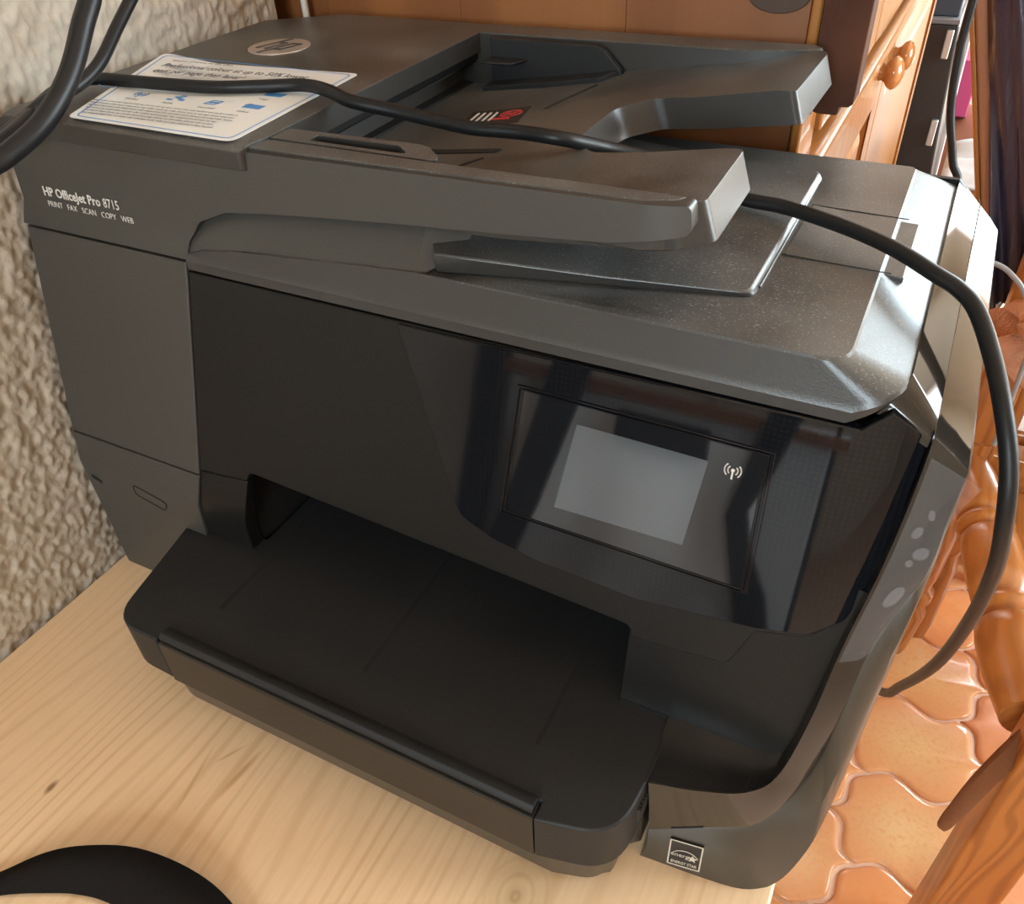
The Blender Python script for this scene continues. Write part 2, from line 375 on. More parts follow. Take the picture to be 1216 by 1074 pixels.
cp = streak(-.2780, .1480, .0026, .0230, .10, (.50, .27, .11), .75, cp)
cp = streak(-.3000, .1330, .0016, .0260, -.22, (.52, .30, .14), .6, cp)
cp = streak(-.2920, .1560, .0014, .0120, .5, (.52, .30, .14), .6, cp)
L(m_pine, cp, B(m_pine).inputs['Base Color']); bump(m_pine, fib, .06, .0003)
tb = empty('pine_table', (-.23, .1, ZF), 'pale pine table carrying the black printer against the plaster wall', 'table')
G().box(X0 + .004, .0185, -.025, .553, -.022, 0).build('tabletop', m_pine, tb, bevel=.0015)
for (x, y) in ((X0 + .03, -.005), (-.05, -.005), (X0 + .03, .48), (-.05, .48)):
    G().box(x, x + .045, y, y + .045, ZF, -.022).build('leg', m_pine, tb, bevel=.002)
for y in (.005, .49): G().box(X0 + .04, -.015, y, y + .02, -.10, -.022).build('apron', m_pine, tb, bevel=.001)

# ---------------------------------------------------------------- the printer
P = empty('printer', (-.22, .35, 0), 'black inkjet multifunction office printer with touch screen standing on the pine table', 'printer')
XL = -.478; YB = .535
xr = lambda z: lin([(0, -.376), (.087, -.3695), (.125, -.3615), (.254, -.3485), (.33, -.3485)], z)
def column(name, zs, mat_):
    rows = []
    for z in zs:
        y = F(z)
        rows.append([(x, yy, z) for x, yy in rpoly([(XL, YB, .01), (XL, y, .005), (xr(z), y, .0012), (xr(z), YB, 0)], 4)])
    return mesh(name, *loft(rows), mat_, P, bevel=.0006)
column('lower_left_cover', (0, .002, .05, .095, .1, .105, .1215), m_col)
column('upper_left_cover', (.1228, .16, .2, .24, .2555), m_col)
G().box(XL + .002, -.362, .300, YB - .002, .10, .262).build('seam_backing', m_gap, P)
# small marks on the lower left cover: a lock slot and a faint oval release
mesh('lock_slot', *slab([(-.4685,.0895),(-.461,.0865),(-.461,.0845),(-.4685,.0865)], lambda x,z:(x,.2463,z), lambda x,z:(x,.25,z)), m_gap, P, smooth=0)
def outline(pts, wdt, mp, depth=.0006):
    """thin raised/sunk line along a closed or open path (u,v) -> mapped"""
    g = G(); 
    for (a, b) in zip(pts, pts[1:]):
        a, b = Vector(a), Vector(b); d = (b - a).normalized()*wdt*.5; n_ = Vector((-d.y, d.x))
        q = [a - d + n_, a - d - n_, b + d - n_, b + d + n_]
        g.add([mp(p.x, p.y, 0) for p in q] + [mp(p.x, p.y, depth) for p in q], [(0,1,2,3), (4,7,6,5), (0,4,5,1), (1,5,6,2), (2,6,7,3), (3,7,4,0)])
    return g
on_front = lambda x, z, d=0: (x, F(z) - .0003 + d, z)
ov = rpoly([(-.427,.095,.003), (-.398,.0885,.004), (-.403,.0805,.003), (-.4285,.086,.006)], 4); 
outline(ov + ov[:1], .0007, on_front).build('release_outline', m_gap, P, smooth=0)

# front housing: one concave plate with the paper opening cut out of it
poly = rpoly([(-.3478, .2505, 0), (.021, .2505, .002), (.0195, .187, 0), (.0125, .163, .004), (0, .150, .01), (-.0215, .1450, .006), (-.030, .1215, .007), (-.0775, .1175, .0),
              (-.079, .124, .006), (-.3195, .1365, .006), (-.3228, .1300, 0), (-.3610, .1262, 0)])
mesh('front_panel', *slab(poly, lambda x, z: (x, F(z) + .0004 + max(0, x + .004)**2*11, z), lambda x, z: (x, .50, z), (-.2, -.1, -.004, .006, .014), (.1, .14, .2)), m_mat, P, bevel=.0007,
     label='matte black front panel above the paper opening')
mesh('corner_cover', *slab(rpoly([(-.3612, .1248, 0), (-.3232, .1290, 0), (-.3318, .09, 0), (-.3335, .06, 0), (-.374, .06, 0)]),
     lambda x, z: (x, F(z) + .0012 + .002*max(0, (.1248 - z)/.06)**2, z), lambda x, z: (x, .2600, z), (-.35,), (.08, .1, .11)), m_mat, P, bevel=.0008)
# inside of the paper opening, its shade put into a near-black colour
g = G(); g.box(-.331, -.079, .46, .50, .04, .14).box(-.372, -.3340, .2605, .49, .0, .1245).box(-.079, .015, .275, .49, .0, .12).box(-.372, .015, .30, .49, 0, .05)
g.build('paper_bay', m_dark, P, smooth=0)
m_ledge = plastic('satin black plastic', (.007, .007, .008), .28, .05, spec=.4)
def strip(rows):
    n_ = len(rows[0]); v_ = [tuple(p) for r in rows for p in r]
    return v_, [(i*n_+j, (i+1)*n_+j, (i+1)*n_+j+1, i*n_+j+1) for i in range(len(rows)-1) for j in range(n_-1)]
INN = [(.0242, .5, .2575), (.0233, .2812, .254), (.0222, .273, .2266), (.0196, .2639, .1963), (.0147, .2525, .1583), (.0108, .24, .1167), (.0046, .2330, .078), (-.0069, .2229, .071), (-.0269, .2148, .07), (-.05, .2085, .07)]
OUT = [(.0362, .5, .245), (.0377, .2802, .2434), (.0369, .276, .2208), (.0359, .2699, .1978), (.0262, .2585, .1633), (.0223, .246, .1258), (.0172, .2395, .0758), (.0029, .2259, .0455), (-.0198, .2168, .0369), (-.0472, .2085, .0262)]
SIL = [(.0368, .5, .2405), (.0387, .287, .238), (.0382, .28, .2134), (.0376, .272, .188), (.0344, .256, .126), (.031, .238, .063), (.0266, .227, .032), (.0171, .2204, .002), (-.0008, .2113, 0), (-.0494, .206, 0)]
def path(Pp, k=6):
    return [Vector(Pp[0])] + catmull(Pp[1:], k)
def inx(z):  return lin([(.0, .002), (.071, -.006), (.078, .0036), (.1167, .0098), (.1583, .0137), (.1963, .0186), (.2266, .0212), (.254, .0223)], z)
# lower right cover: falls from the panel and sweeps forward into a glossy ledge
prof = [(.2672, .18), (.2605, .150), (.2575, .135), (.2535, .115), (.2505, .10), (.2485, .088), (.2475, .080), (.2455, .0735), (.241, .0708), (.232, .0702), (.222, .0701)]
rows = []
def ledge_end(x):  # front edge of the ledge follows the trim
    return lin([(-.05, .2085), (-.0269, .2148), (-.0069, .2229), (.0046, .2330)], x)
xs = [-.079, -.0525, -.0524, -.04, -.0269, -.0069, .0, .0046]
V = []; Fc = []
for x in xs:
    row = []
    for i, (y, z) in enumerate(prof):
        xx = min(x, inx(max(z, .0775))) if x > 0 else x
        if i >= 7:
            e = ledge_end(x) if x > -.0525 else .244
            y = lerp(.2455, e + .0006, (i - 7)/3)
        z += .006*max(0, (x + .014)/.0186)**2*(i >= 5)
        row.append((xx + (.012*(z - .07)/.08 if x >= .0046 else 0), y, z))
    V.append(row)
mesh('lower_right_cover', *strip([r[:8] for r in V]), m_mat, P, smooth=50, label='matte black cover above the ledge right of the tray')
mesh('ledge', *strip([r[7:] for r in V]), m_ledge, P, smooth=50, label='satin black ledge right of the tray')
# glossy control panel
poly = rpoly([(-.213, .2498, .001), (-.002, .2512, .001), (.0072, .2598, .001), (.0222, .2498, .001), (.0207, .2, 0), (.0195, .187, .004), (.0130, .1635, .008), (0, .1530, .01), (-.021, .1478, .01), (-.076, .1415, .02), (-.13, .1440, .02), (-.156, .1485, .01), (-.176, .156, .012)])
cpan = mesh('control_panel', *slab(poly, lambda x, z: (x, F(z) - .0009 + max(0, x + .006)**2*9, z), lambda x, z: (x, F(z) + .004 + max(0, x + .006)**2*9, z), (-.15, -.06, -.012, -.004, 0, .004, .008, .012, .016), (.2,)), m_gloss, P, bevel=.0008, label='glossy black control panel with fine dots')
# touch screen: sunk bezel line, glass, display, wireless mark
def quadF(a, b, c, d): return [a, b, c, d]
scr = [(-.1470, .2352), (-.0300, .2337), (-.0285, .1642), (-.1530, .1662)]
def inset(q, k):
    c = sum((Vector(p) for p in q), Vector((0, 0)))/4
    return [tuple(Vector(p) + (c - Vector(p)).normalized()*k) for p in q]
pf = lambda d: (lambda x, z: (x, F(z) - d, z))
bz = G()
for a, b in ((scr, inset(scr, .0016)), (inset(scr, .0026), inset(scr, .0040))):
    for i in range(4):
        j = (i + 1) % 4; q = [a[i], a[j], b[j], b[i]]
        bz.add(*slab(q, pf(.0019), pf(.0006)))
bz.build('screen_bezel', m_gloss, cpan, smooth=0, bevel=.0003)
m_glass = mat('dark screen glass', (.006, .007, .009), .04, spec=1.0)
mesh('screen_glass', *slab(inset(scr, .0042), pf(.00125), pf(.0007)), m_glass, cpan, smooth=0)
m_lcd = mat('unlit display', (.066, .075, .084), .10, spec=1.0)
mesh('display', *slab([(-.1165, .2235), (-.0560, .2226), (-.0605, .1790), (-.1238, .1783)], pf(.00145), pf(.0009)), m_lcd, cpan, smooth=0, label='grey unlit display area')
wi = G(); cx, cz = -.0453, .2208
for sgn in (-1, 1):
    for r in (.0021, .0035):
        pts = [(cx + sgn*r*math.cos(a), cz + .0006 + r*math.sin(a)) for a in [math.radians(-42 + 84*k/8) for k in range(9)]]
        wi.add(*(lambda gg: (gg.v, gg.f))(outline(pts, .00055, lambda x, z, d=0: (x, F(z) - .0016 + d, z), .0002)))
wi.add(*slab([(cx + .0008*math.cos(a), cz + .0006 + .0008*math.sin(a)) for a in [2*PI*k/10 for k in range(10)]], pf(.0017), pf(.0013)))
wi.add(*slab([(cx - .00035, cz), (cx + .00035, cz), (cx + .00035, cz - .0034), (cx - .00035, cz - .0034)], pf(.0017), pf(.0013)))
wi.build('wireless_icon', m_white, cpan, smooth=0, label='white wireless symbol')

# trim band and base on the right, wrapped round the front corner
pi_, po_, ps_ = path(INN), path(OUT), path(SIL)
deep = [(p.x - .001, p.y + .012, p.z) for p in pi_]
K = len(pi_)
midb = [a.lerp(b, .5) + Vector((.0006, -.0006, .0003)) for a, b in zip(pi_, po_)]
mesh('trim_band', *strip([deep, pi_, [a.lerp(b, .06) for a, b in zip(pi_, po_)], midb, po_, [b + Vector((-.0003, .0014, 0)) for b in po_]]), m_band, P, smooth=50, label='glossy trim band running round the right front corner')
m1 = [a.lerp(b, .5) + Vector((.0022, -.0022, 0))*min(1, (a-b).length/.03) for a, b in zip(po_, ps_)]
back = [Vector((min(p.x + .0004, .037) if p.x > 0 else p.x, .5, p.z)) for p in ps_]
back2 = [Vector((min(p.x + .0004, .037), .5, 0.)) for p in ps_]
rows = [[a + Vector((0, .0006, 0)) for a in po_], [a.lerp(b, .1) for a, b in zip(po_, m1)], m1, ps_, [p + Vector((.0006, .012, 0)) if p.z > .004 else p + Vector((0, .004, 0)) for p in ps_], back]
v_, f_ = strip(rows)
endc = len(v_); last = [r[-1] for r in rows]
v_ += [tuple(p) for p in last] + [(-.0485, .26, .07)]
f_.append(tuple(range(endc, endc + len(last) + 1)))
rb = mesh('right_base', v_, f_, m_base, P, smooth=50, label='satin dark brown lower right base')
# shoulder between lid and trim
pin = [(.0104, .5, .2705), (.0104, .298, .2690), (.0088, .2912, .2662), (.0058, .2866, .2612), (.0020, .2852, .2560)]
pou = [(.0234, .5, .2580), (.0230, .292, .2562), (.0228, .2865, .2540), (.0226, .2848, .2510), (.0222, .2836, .2470)]
pin = [Vector(pin[0])] + catmull(pin[1:], 5); pou = [Vector(pou[0])] + catmull(pou[1:], 5)
mesh('shoulder_trim', *strip([[p + Vector((-.003, .003, -.006)) for p in pin], pin, pou, [p + Vector((0, .004, -.004)) for p in pou]]), m_band, P, smooth=40, label='glossy shoulder strip beside the scanner lid')
mesh('rear_panel', *slab([(-.478, 0), (.0362, 0), (.0362, .245), (.0105, .2705), (-.10, .2705), (-.478, .26)], lambda x, z: (x, .4985 + .035*(x < -.3), z), lambda x, z: (x, .502 + .034*(x < -.3), z), (-.3,)), m_mat, P)

# clear protective film left on the trim
m_film = bpy.data.materials.new('clear film'); m_film.use_nodes = True
b_ = m_film.node_tree.nodes['Principled BSDF']; tr = N(m_film, 'ShaderNodeBsdfTransparent'); mxs = N(m_film, 'ShaderNodeMixShader')
b_.inputs['Base Color'].default_value = (.55, .57, .62, 1); b_.inputs['Roughness'].default_value = .45
mxs.inputs[0].default_value = .08
L(m_film, tr.outputs[0], mxs.inputs[1]); L(m_film, b_.outputs[0], mxs.inputs[2])
L(m_film, mxs.outputs[0], m_film.node_tree.nodes['Material Output'].inputs[0])
fa, fb = [], []
for i, (a, b) in enumerate(zip(pi_, po_)):
    if i < 3 or i > 20: continue
    off = Vector((.0006, -.0012, .0004)); t = max(0, 1 - (i - 3)/6)
    fa.append(a.lerp(b, .04) + off + Vector((.0, -.0010, .0008))*t); fb.append(a.lerp(b, 1.0) + off + Vector((.0058, -.002, .002))*t**2)
fm = [a.lerp(b, .5) + Vector((.0010, -.0014, .0006)) for a, b in zip(fa, fb)]
mesh('protective_film', *strip([fa, fm, fb]), m_film, P, smooth=80, label='clear protective film peeling at its upper corner')

for (i, t, r) in ((9, .35, .0020), (11, .62, .0026), (12, .45, .0014), (15, .55, .0036), (7, .5, .0016)):
    p = fa[min(i - 3, len(fa)-1)].lerp(fb[min(i - 3, len(fb)-1)], t); ax = (fa[i-2] - fa[i-4]).normalized(); bx_ = (fb[i-3] - fa[i-3]).normalized(); nz3 = ax.cross(bx_).normalized()
    if nz3.y > 0: nz3 = -nz3
    rows = [[p + nz3*h + (ax*math.cos(2*PI*k/14)*1.3 + bx_*math.sin(2*PI*k/14))*r*q*(1 + .15*math.sin(2*2*PI*k/14 + i)) for k in range(14)] for q, h in ((1, .0002), (.8, .0007), (.4, .0010), (.05, .0011))]
    mesh('film_bubble', *loft(rows), m_film, P, smooth=80)

# output tray
full = rpoly([(-.392, .262, 0), (-.372, .1695, .022), (-.3365, .1685, 0), (-.3365, .1775, 0), (-.0925, .1775, 0), (-.0925, .1675, 0), (-.0535, .1765, .028), (-.0503, .2150, 0), (-.0503, .45, 0), (-.331, .45, 0), (-.331, .262, 0)], 7)
trayp = mesh('tray', *slab(full, lambda x, y: (x, y, .0707), lambda x, y: (x, y, .034 if y < .3 else .06), (-.2,), (.2, .25, .3)), m_tray, P, bevel=.0012, label='black paper output tray')
lowp = rpoly([(-.388, .27, 0), (-.3520, .1735, .022), (-.085, .1735, 0), (-.0590, .181, .022), (-.0585, .2050, .001), (-.0510, .2110, 0), (-.0510, .27, 0)], 7)
mesh('tray_base', *slab(lowp, lambda x, y: (x, y, .0336), lambda x, y: (x*.985 - .0034 if x < -.06 else x, y + (.002 if y < .2 else 0), .0045)), m_base, P, bevel=.0015, label='dark brown lower part of the paper tray')
# drawer front with its rolled lip
prof = [(.1785, .0722), (.1755, .0738), (.1722, .0738), (.1704, .0722), (.1700, .0700), (.1715, .0690), (.1785, .0690)]
mesh('tray_lip', *loft([[(x, y, z) for y, z in prof] for x in (-.3350, -.0940)]), m_tray, P, smooth=60, bevel=.0003, label='rolled lip along the tray front')
prof = [(.1775, .0686), (.1690, .0682), (.1683, .0672), (.1680, .0335), (.1700, .0322), (.1775, .0322)]
mesh('tray_front', *loft([[(x, y, z) for y, z in prof] for x in (-.3358, -.0932)]), m_flap, P, smooth=50, bevel=.0003, label='dark brown front flap of the paper tray')
G().box(-.32, -.11, .1900, .26, 0, .006).build('tray_foot', m_dark, P, smooth=0)
for x0, ya, yb in ((-.318, .203, .33), (-.2130, .203, .33), (-.1075, .203, .33)):
    G().box(x0 - .0013, x0 + .0013, ya, yb, .0700, .0709).build('tray_groove', m_gap, trayp, smooth=0)
outline([(-.052, .2475), (-.0515, .2085)], .0007, lambda x, y, d=0: (x, y, .0704 + d)).build('tray_seam', m_gap, P, smooth=0)
m_rib = mat('ribbed grip', (.012, .012, .012), .6)
g = G()
for k in range(6): g.box(-.0530, -.0498, .1985 + k*.0022, .1998 + k*.0022, .046, .0600)
g.build('side_grip', m_rib, P, smooth=0)

# energy label on the base
m_el = mat('black label', (.012, .012, .012), .4); m_elw = mat('silver print', (.55, .50, .42), .45)
from mathutils.bvhtree import BVHTree
bvh = BVHTree.FromPolygons([tuple(v.co) for v in rb.data.vertices], [tuple(p.vertices) for p in rb.data.polygons])
def on_base(x, z): return bvh.ray_cast(Vector((x, .1, z)), Vector((0, 1, 0)))[0]
e0, e1, e2 = on_base(-.0352, .0262), on_base(-.0185, .0262), on_base(-.0349, .0068)
ex, ey = e1 - e0, e2 - e0; wE, hE = ex.length, ey.length
mE = frame_at(e0 + ey + Vector((0, -.0016, 0)), ex, -ey)
def lab(x0, x1, y0, y1, d0, d1):
    gg = G().box(x0, x1, y0, y1, d0, d1); return [mE @ Vector(p) for p in gg.v], gg.f
sl = G().add(*lab(0, wE, 0, hE, -.0012, 0)).build('energy_label', m_el, P, smooth=0, label='small black energy rating label with silver print')
g = G()
for q in ((0, wE, 0, .0007), (0, wE, hE - .0007, hE), (0, .0007, 0, hE), (wE - .0007, wE, 0, hE)): g.add(*lab(*q, 0, .00015))
for k in range(12):   # swoosh arc
    a0, a1 = PI*(.12 + .76*k/12), PI*(.12 + .76*(k+1)/12); R_ = .0062
    p = [(wE/2 + math.cos(a)*R_*1.15, .0072 + math.sin(a)*R_) for a in (a0, a1)]
    n0 = len(g.v); q = [p[0], p[1], (p[1][0], p[1][1] - .0006), (p[0][0], p[0][1] - .0006)]
    g.add([mE @ Vector((x, y, .0002)) for x, y in q], [(0, 1, 2, 3)])
star = [(wE*.73 + (.0028 if k % 2 == 0 else .0012)*math.sin(2*PI*k/10), .0085 + (.0028 if k % 2 == 0 else .0012)*math.cos(2*PI*k/10)) for k in range(10)]
g.add([mE @ Vector((x, y, .0002)) for x, y in star], [tuple(range(10))])
g.build('label_print', m_elw, sl, smooth=0)
text('label_words', 'ENERGY STAR', .0030, m_elw, sl, mE @ Matrix.Translation((wE/2, .0021, .0002)), .00004, 'CENTER', .00003, .70)
text('label_script', 'energy', .0042, m_elw, sl, mE @ Matrix.Translation((wE*.40, .0078, .0002)), 0, 'CENTER', .00003)

# scanner lid
nb = [(-.347, .281, .260), (-.334, .2818, .264), (-.315, .2827, .2668), (-.298, .2832, .2680), (-.265, .284, .2703), (-.233, .285, .2730), (-.204, .2853, .2752)]
nz_ = lambda x: lin([(a, c) for a, b, c in nb], x); ny_ = lambda x: lin([(a, b) for a, b, c in nb], x)
NX = [a for a, b, c in nb] + [-.2035]
def rrect(x0, x1, y0, y1, r, z, zr=None):
    q = rpoly([(x0, y0, 0)] + [(x, y0, 0) for x in NX] + [(x1, y0, r), (x1, y1, r*.35), (x0, y1, 0)], 14)
    zr = z if zr is None else zr
    if z > .268: return [(x, ny_(x) if y < y0 + .0005 and x < -.203 else y, min(z, nz_(x) + .0002) if x < -.203 and y < y0 + .0005 else z) for x, y in q]
    return [(x, y, z if zr == z else lerp(z, zr, max(0, min(1, (x - (x1 - .017))/.017)))) for x, y in q]
xl_ = -.3475
rows = [rrect(xl_, .0090, .2800, .5005, .017, .2520, .2640), rrect(xl_, .0102, .2803, .5015, .017, .2570, .2662), rrect(xl_, .0098, .2815, .501, .0165, .2600, .2678),
        rrect(xl_, -.0115, .2845, .497, .013, .2745), rrect(xl_, -.0125, .2856, .496, .012, .2755)]
lid = mesh('scanner_lid', *loft(rows), m_lid, P, smooth=16, bevel=.0005, label='dusty charcoal scanner lid with bevelled edges')
# raised paper rest, thicker towards the feeder
pr = rpoly([(-.1955, .2895, 0), (-.0585, .3200, .006), (-.0575, .467, .006), (-.215, .467, 0), (-.208, .31, 0)], 6)
zt = lambda x: lin([(-.215, .2858), (-.195, .2846), (-.12, .2800), (-.058, .2778)], x)
prest = mesh('paper_rest', *slab(pr, lambda x, y: (x, y, zt(x)), lambda x, y: (x + (.0022 if x > -.07 else 0), y + (.0012 if y < .33 else 0), .2745), (-.18, -.15, -.12, -.09)), m_lid, P, bevel=.0010, label='raised paper rest on the lid')
G().box(-.0572, -.0560, .33, .455, .2748, .2762).build('rest_edge', m_lid, P, bevel=.0004)
tabp = [(-.0545, .3655), (-.0025, .3640), (-.0025, .4235), (-.0530, .4250)]
mesh('finger_tab', *slab(tabp, lambda x, y: (x, y, .27585 if x < -.01 else .2742), lambda x, y: (x, y, .266), (-.0085,)), m_lid, P, bevel=.0004, label='finger tab set into the right edge of the lid')
outline([(-.0535, .4256), (-.0080, .4241)], .0006, lambda x, y, d=0: (x, y, .2754 + d), .0003).build('tab_seam', m_gap, P, smooth=0)
outline([(-.0550, .3648), (-.0080, .3634)], .0006, lambda x, y, d=0: (x, y, .2754 + d), .0003).build('tab_seam', m_gap, P, smooth=0)

# document feeder: front skirt with its arm, one concave plate
FA = lambda z: .2872 + .10*(z - .27)
skirt = rpoly([(XL, .2572, 0), (XL, .311, .003), (-.30, .3170, 0), (-.20, .3192, 0), (-.0805, .3213, .003), (-.0790, .3100, .004), (-.113, .3035, 0), (-.16, .2995, 0), (-.214, .2955, 0), (-.26, .2915, 0),
               (-.290, .2885, .01), (-.318, .2850, .01), (-.338, .2770, .01), (-.3465, .266, .004), (-.3475, .2572, 0)], 5)
def fs(x, z):
    y = FA(z) if z > .27 else lerp(F(.257), FA(.27), (z - .257)/.013)
    return (x, y + max(0, x + .10)**2*10, z)
mesh('feeder_skirt', *slab(skirt, fs, lambda x, z: (x, .3045 if x > -.31 else .53, z), (-.44, -.31, -.309, -.25, -.10, -.095, -.09, -.085), (.27, .29, .30)), m_col, P, bevel=.0012, label='charcoal front of the document feeder and its arm')
# neck recess behind the skirt, standing on the lid
nk = [(a, c - .0035) for a, b, c in nb] + [(-.190, .279), (-.184, .2915), (-.3472, .2915)]
mesh('feeder_neck', *slab(nk, lambda x, z: (x, ny_(x) + .0025 + max(-.1, z - nz_(x))*.70 + max(0, x + .204)*.9, z), lambda x, z: (x, .326, z), [a for a, b, c in nb], (.275, .285)), m_col, P, bevel=.0003)
# body under the cover with the feed mouth on its right
g = G(); g.box(XL + .001, -.335, .295, YB, .2575, .304).box(XL + .001, -.297, .300, YB - .004, .3035, .316)
g.build('feeder_body', m_mat, P, bevel=.001)
g = G(); g.box(-.3345, -.3300, .298, .534, .284, .3034).box(-.3300, -.2990, .310, .534, .302, .3034).box(-.3300, -.3020, .310, .530, .284, .2893)
g.build('mouth_shade_liner', m_dark, P, smooth=0)  # dark liner added to give the mouth its shade by colour
cov = rpoly([(XL, .2885, .004), (-.2985, .2885, .003), (-.2945, .302, 0), (-.2945, .542, 0), (-.42, .542, .04), (XL, .500, .03)], 6)
def covz(x, y):
    e = min(x - XL, 1); d = max(0, .012 - e)/.012
    return .3205 - .0095*d*d - .0028*max(0, (.300 - y)/.012)**2
coverp = mesh('feeder_cover', *slab(cov, lambda x, y: (x, y, covz(x, y)), lambda x, y: (x, y, min(.3085, covz(x, y) - .005) if x > -.47 else covz(x, y) - .006), (-.476, -.473, -.470, -.466, -.40, -.34), (.292, .296, .300, .35, .45)), m_feed, P, bevel=.0008, label='dusty top cover of the document feeder')
outline([(XL + .004, .3085), (-.32, .3128), (-.2995, .3133), (-.2978, .3190)], .0006, lambda x, z, d=0: (x, FA(z) - .0003 + d, z)).build('cover_seam', m_gap, P, smooth=0)
# tray of the feeder, U shaped with a notch between two arms
tu = rpoly([(-.334, .3045, 0), (-.0900, .2985, .008), (-.0775, .3060, .006), (-.0785, .3660, .004), (-.150, .3660, .012), (-.1665, .385, .008), (-.1665, .438, .016), (-.150, .4550, .014), (-.0755, .4550, .004), (-.0745, .535, .015), (-.085, .5420, 0), (-.334, .5420, 0)], 6)
def bed(x, y):
    z = lin([(-.334, .2860), (-.295, .2885), (-.24, .2960), (-.17, .3075), (-.12, .3140), (-.085, .3200), (-.07, .3205)], x)
    e = min(y - .300, .545 - y)            # flush with the rims near the edges at the tips
    return z
ucut = [-.32, -.295, -.27, -.24, -.21, -.19, -.17, -.15, -.135, -.12, -.105, -.095, -.085]
ftray = mesh('feeder_tray', *slab(tu, lambda x, y: (x, y, bed(x, y)), lambda x, y: (x + .0055*(x > -.18), y, min(bed(x, y) - .006, lin([(-.334, .280), (-.17, .292), (-.12, .2975), (-.075, .3045)], x))), ucut, (.33, .366, .41, .455, .5)), m_feed, P, smooth=30, bevel=.0010, label='dusty feeder tray with two arms and a notch')
# rims beside the bed
mesh('front_rim', *slab(rpoly([(-.297, .2942, 0), (-.100, .2950, 0), (-.0870, .3000, .004), (-.0845, .3045, 0), (-.10, .3050, 0), (-.20, .3055, 0), (-.297, .3070, 0)], 4), lambda x, y: (x, y, lin([(-.297, .3190), (-.0805, .3216)], x)), lambda x, y: (x, y, .300), (-.2, -.12)), m_feed, P, bevel=.0008)
mesh('rear_rim', *slab(rpoly([(-.335, .5200, 0), (-.12, .5230, 0), (-.0850, .5330, 0), (-.0765, .5390, .004), (-.0850, .5460, .006), (-.335, .5430, 0)], 4), lambda x, y: (x, y, (.3030 if x < -.298 else lin([(-.2975, .3206), (-.08, .3212)], x))), lambda x, y: (x, y, .284), (-.2985, -.2975, -.2, -.12)), m_feed, P, bevel=.0008)
# paper guides
g = G(); g.add(*slab(rpoly([(-.283, .290), (-.283, .3195, .001), (-.206, .3195, .012), (-.192, .306, .006), (-.190, .297)], 5), lambda x, z: (x, .5130, z), lambda x, z: (x, .5180, z)))
g.add(*slab(rpoly([(-.283, .4990), (-.200, .4995, .004), (-.192, .5180), (-.283, .5180)], 4), lambda x, y: (x, y, bed(x, y) + .0030), lambda x, y: (x, y, bed(x, y) - .001), (-.24,)))
g.add(*slab(rpoly([(-.283, .4985), (-.262, .5000, .003), (-.256, .513), (-.283, .513)], 4), lambda x, y: (x, y, .3085), lambda x, y: (x, y, .3070)))
g.build('rear_paper_guide', m_tray, P, bevel=.0006)
g = G()
gp = rpoly([(-.2945, .3070, 0), (-.2945, .3215, .003), (-.215, .3245, .012), (-.196, .3075, .006)], 6)
def ring(outer, inner, z0, z1):
    n_ = len(outer); v_ = [(x, y, z) for q in (outer, inner) for z in (z0, z1) for x, y in q]
    f_ = []
    for j in range(n_):
        k_ = (j + 1) % n_; o0, o1, i0, i1 = j, n_ + j, 2*n_ + j, 3*n_ + j; p0, p1, q0, q1 = k_, n_ + k_, 2*n_ + k_, 3*n_ + k_
        f_ += [(o0, p0, p1, o1), (i1, q1, q0, i0), (o1, p1, q1, i1)]
    return v_, f_
cg = Vector((-.245, .3145)); gi = [((x - cg.x)*.58 + cg.x, (y - cg.y)*.52 + cg.y) for x, y in gp]
g.add(*ring(gp, gi, .292, .3196)); g.add([(x, y, .309) for x, y in gi], [tuple(range(len(gi)))])
g.build('front_paper_guide', m_feed, P, bevel=.0005)
for (a, b, w_) in (((-.225, .340), (-.2085, .362), .0024), ((-.213, .4500), (-.200, .492), .0030)):
    outline([a, b], w_, lambda x, y, d=0: (x, y, bed(x, y) + .0003 - d), .0004).build('guide_slot', m_gap, ftray, smooth=0)
gv = slab(rpoly([(-.290, .3775, .002), (-.204, .3705, .003), (-.203, .3760, .003), (-.290, .3850, .002)], 4), lambda x, y: (x, y, bed(x, y) + .0004), lambda x, y: (x, y, bed(x, y) - .0004), (-.27, -.24, -.21))
mesh('dark_bed_strip', *gv, m_gap, ftray, smooth=0)  # near-black strip laid flat across the bed
# printed icons on the bed
m_icr = mat('red print', (.60, .05, .05), .5); m_icd = mat('dark icon patch', (.020, .019, .018), .5)
ip = lambda d: (lambda x, y, dd=0: (x, y, bed(x, y) + d))
mesh('icon_patch', *slab([(-.256, .4180), (-.219, .4240), (-.226, .4560), (-.262, .4500)], ip(.0003), ip(-.0003), (-.24,)), m_icd, ftray, smooth=0)
g = G()
for k in range(4):
    u = k*.0042; g.add(*slab([(-.2545 + u, .4300), (-.2530 + u, .4300), (-.2555 + u, .4460), (-.2570 + u, .4460)], ip(.0006), ip(.0003)))
g.build('sheet_icon', m_white, ftray, smooth=0, label='white stacked sheets icon')
cxx, cyy = -.2325, .4420
pts = [(cxx + .0062*math.cos(2*PI*k/20), cyy + .0062*math.sin(2*PI*k/20)) for k in range(21)]
g = outline(pts, .0011, lambda x, y, d=0: (x, y, bed(x, y) + .0006 - d), .0003)
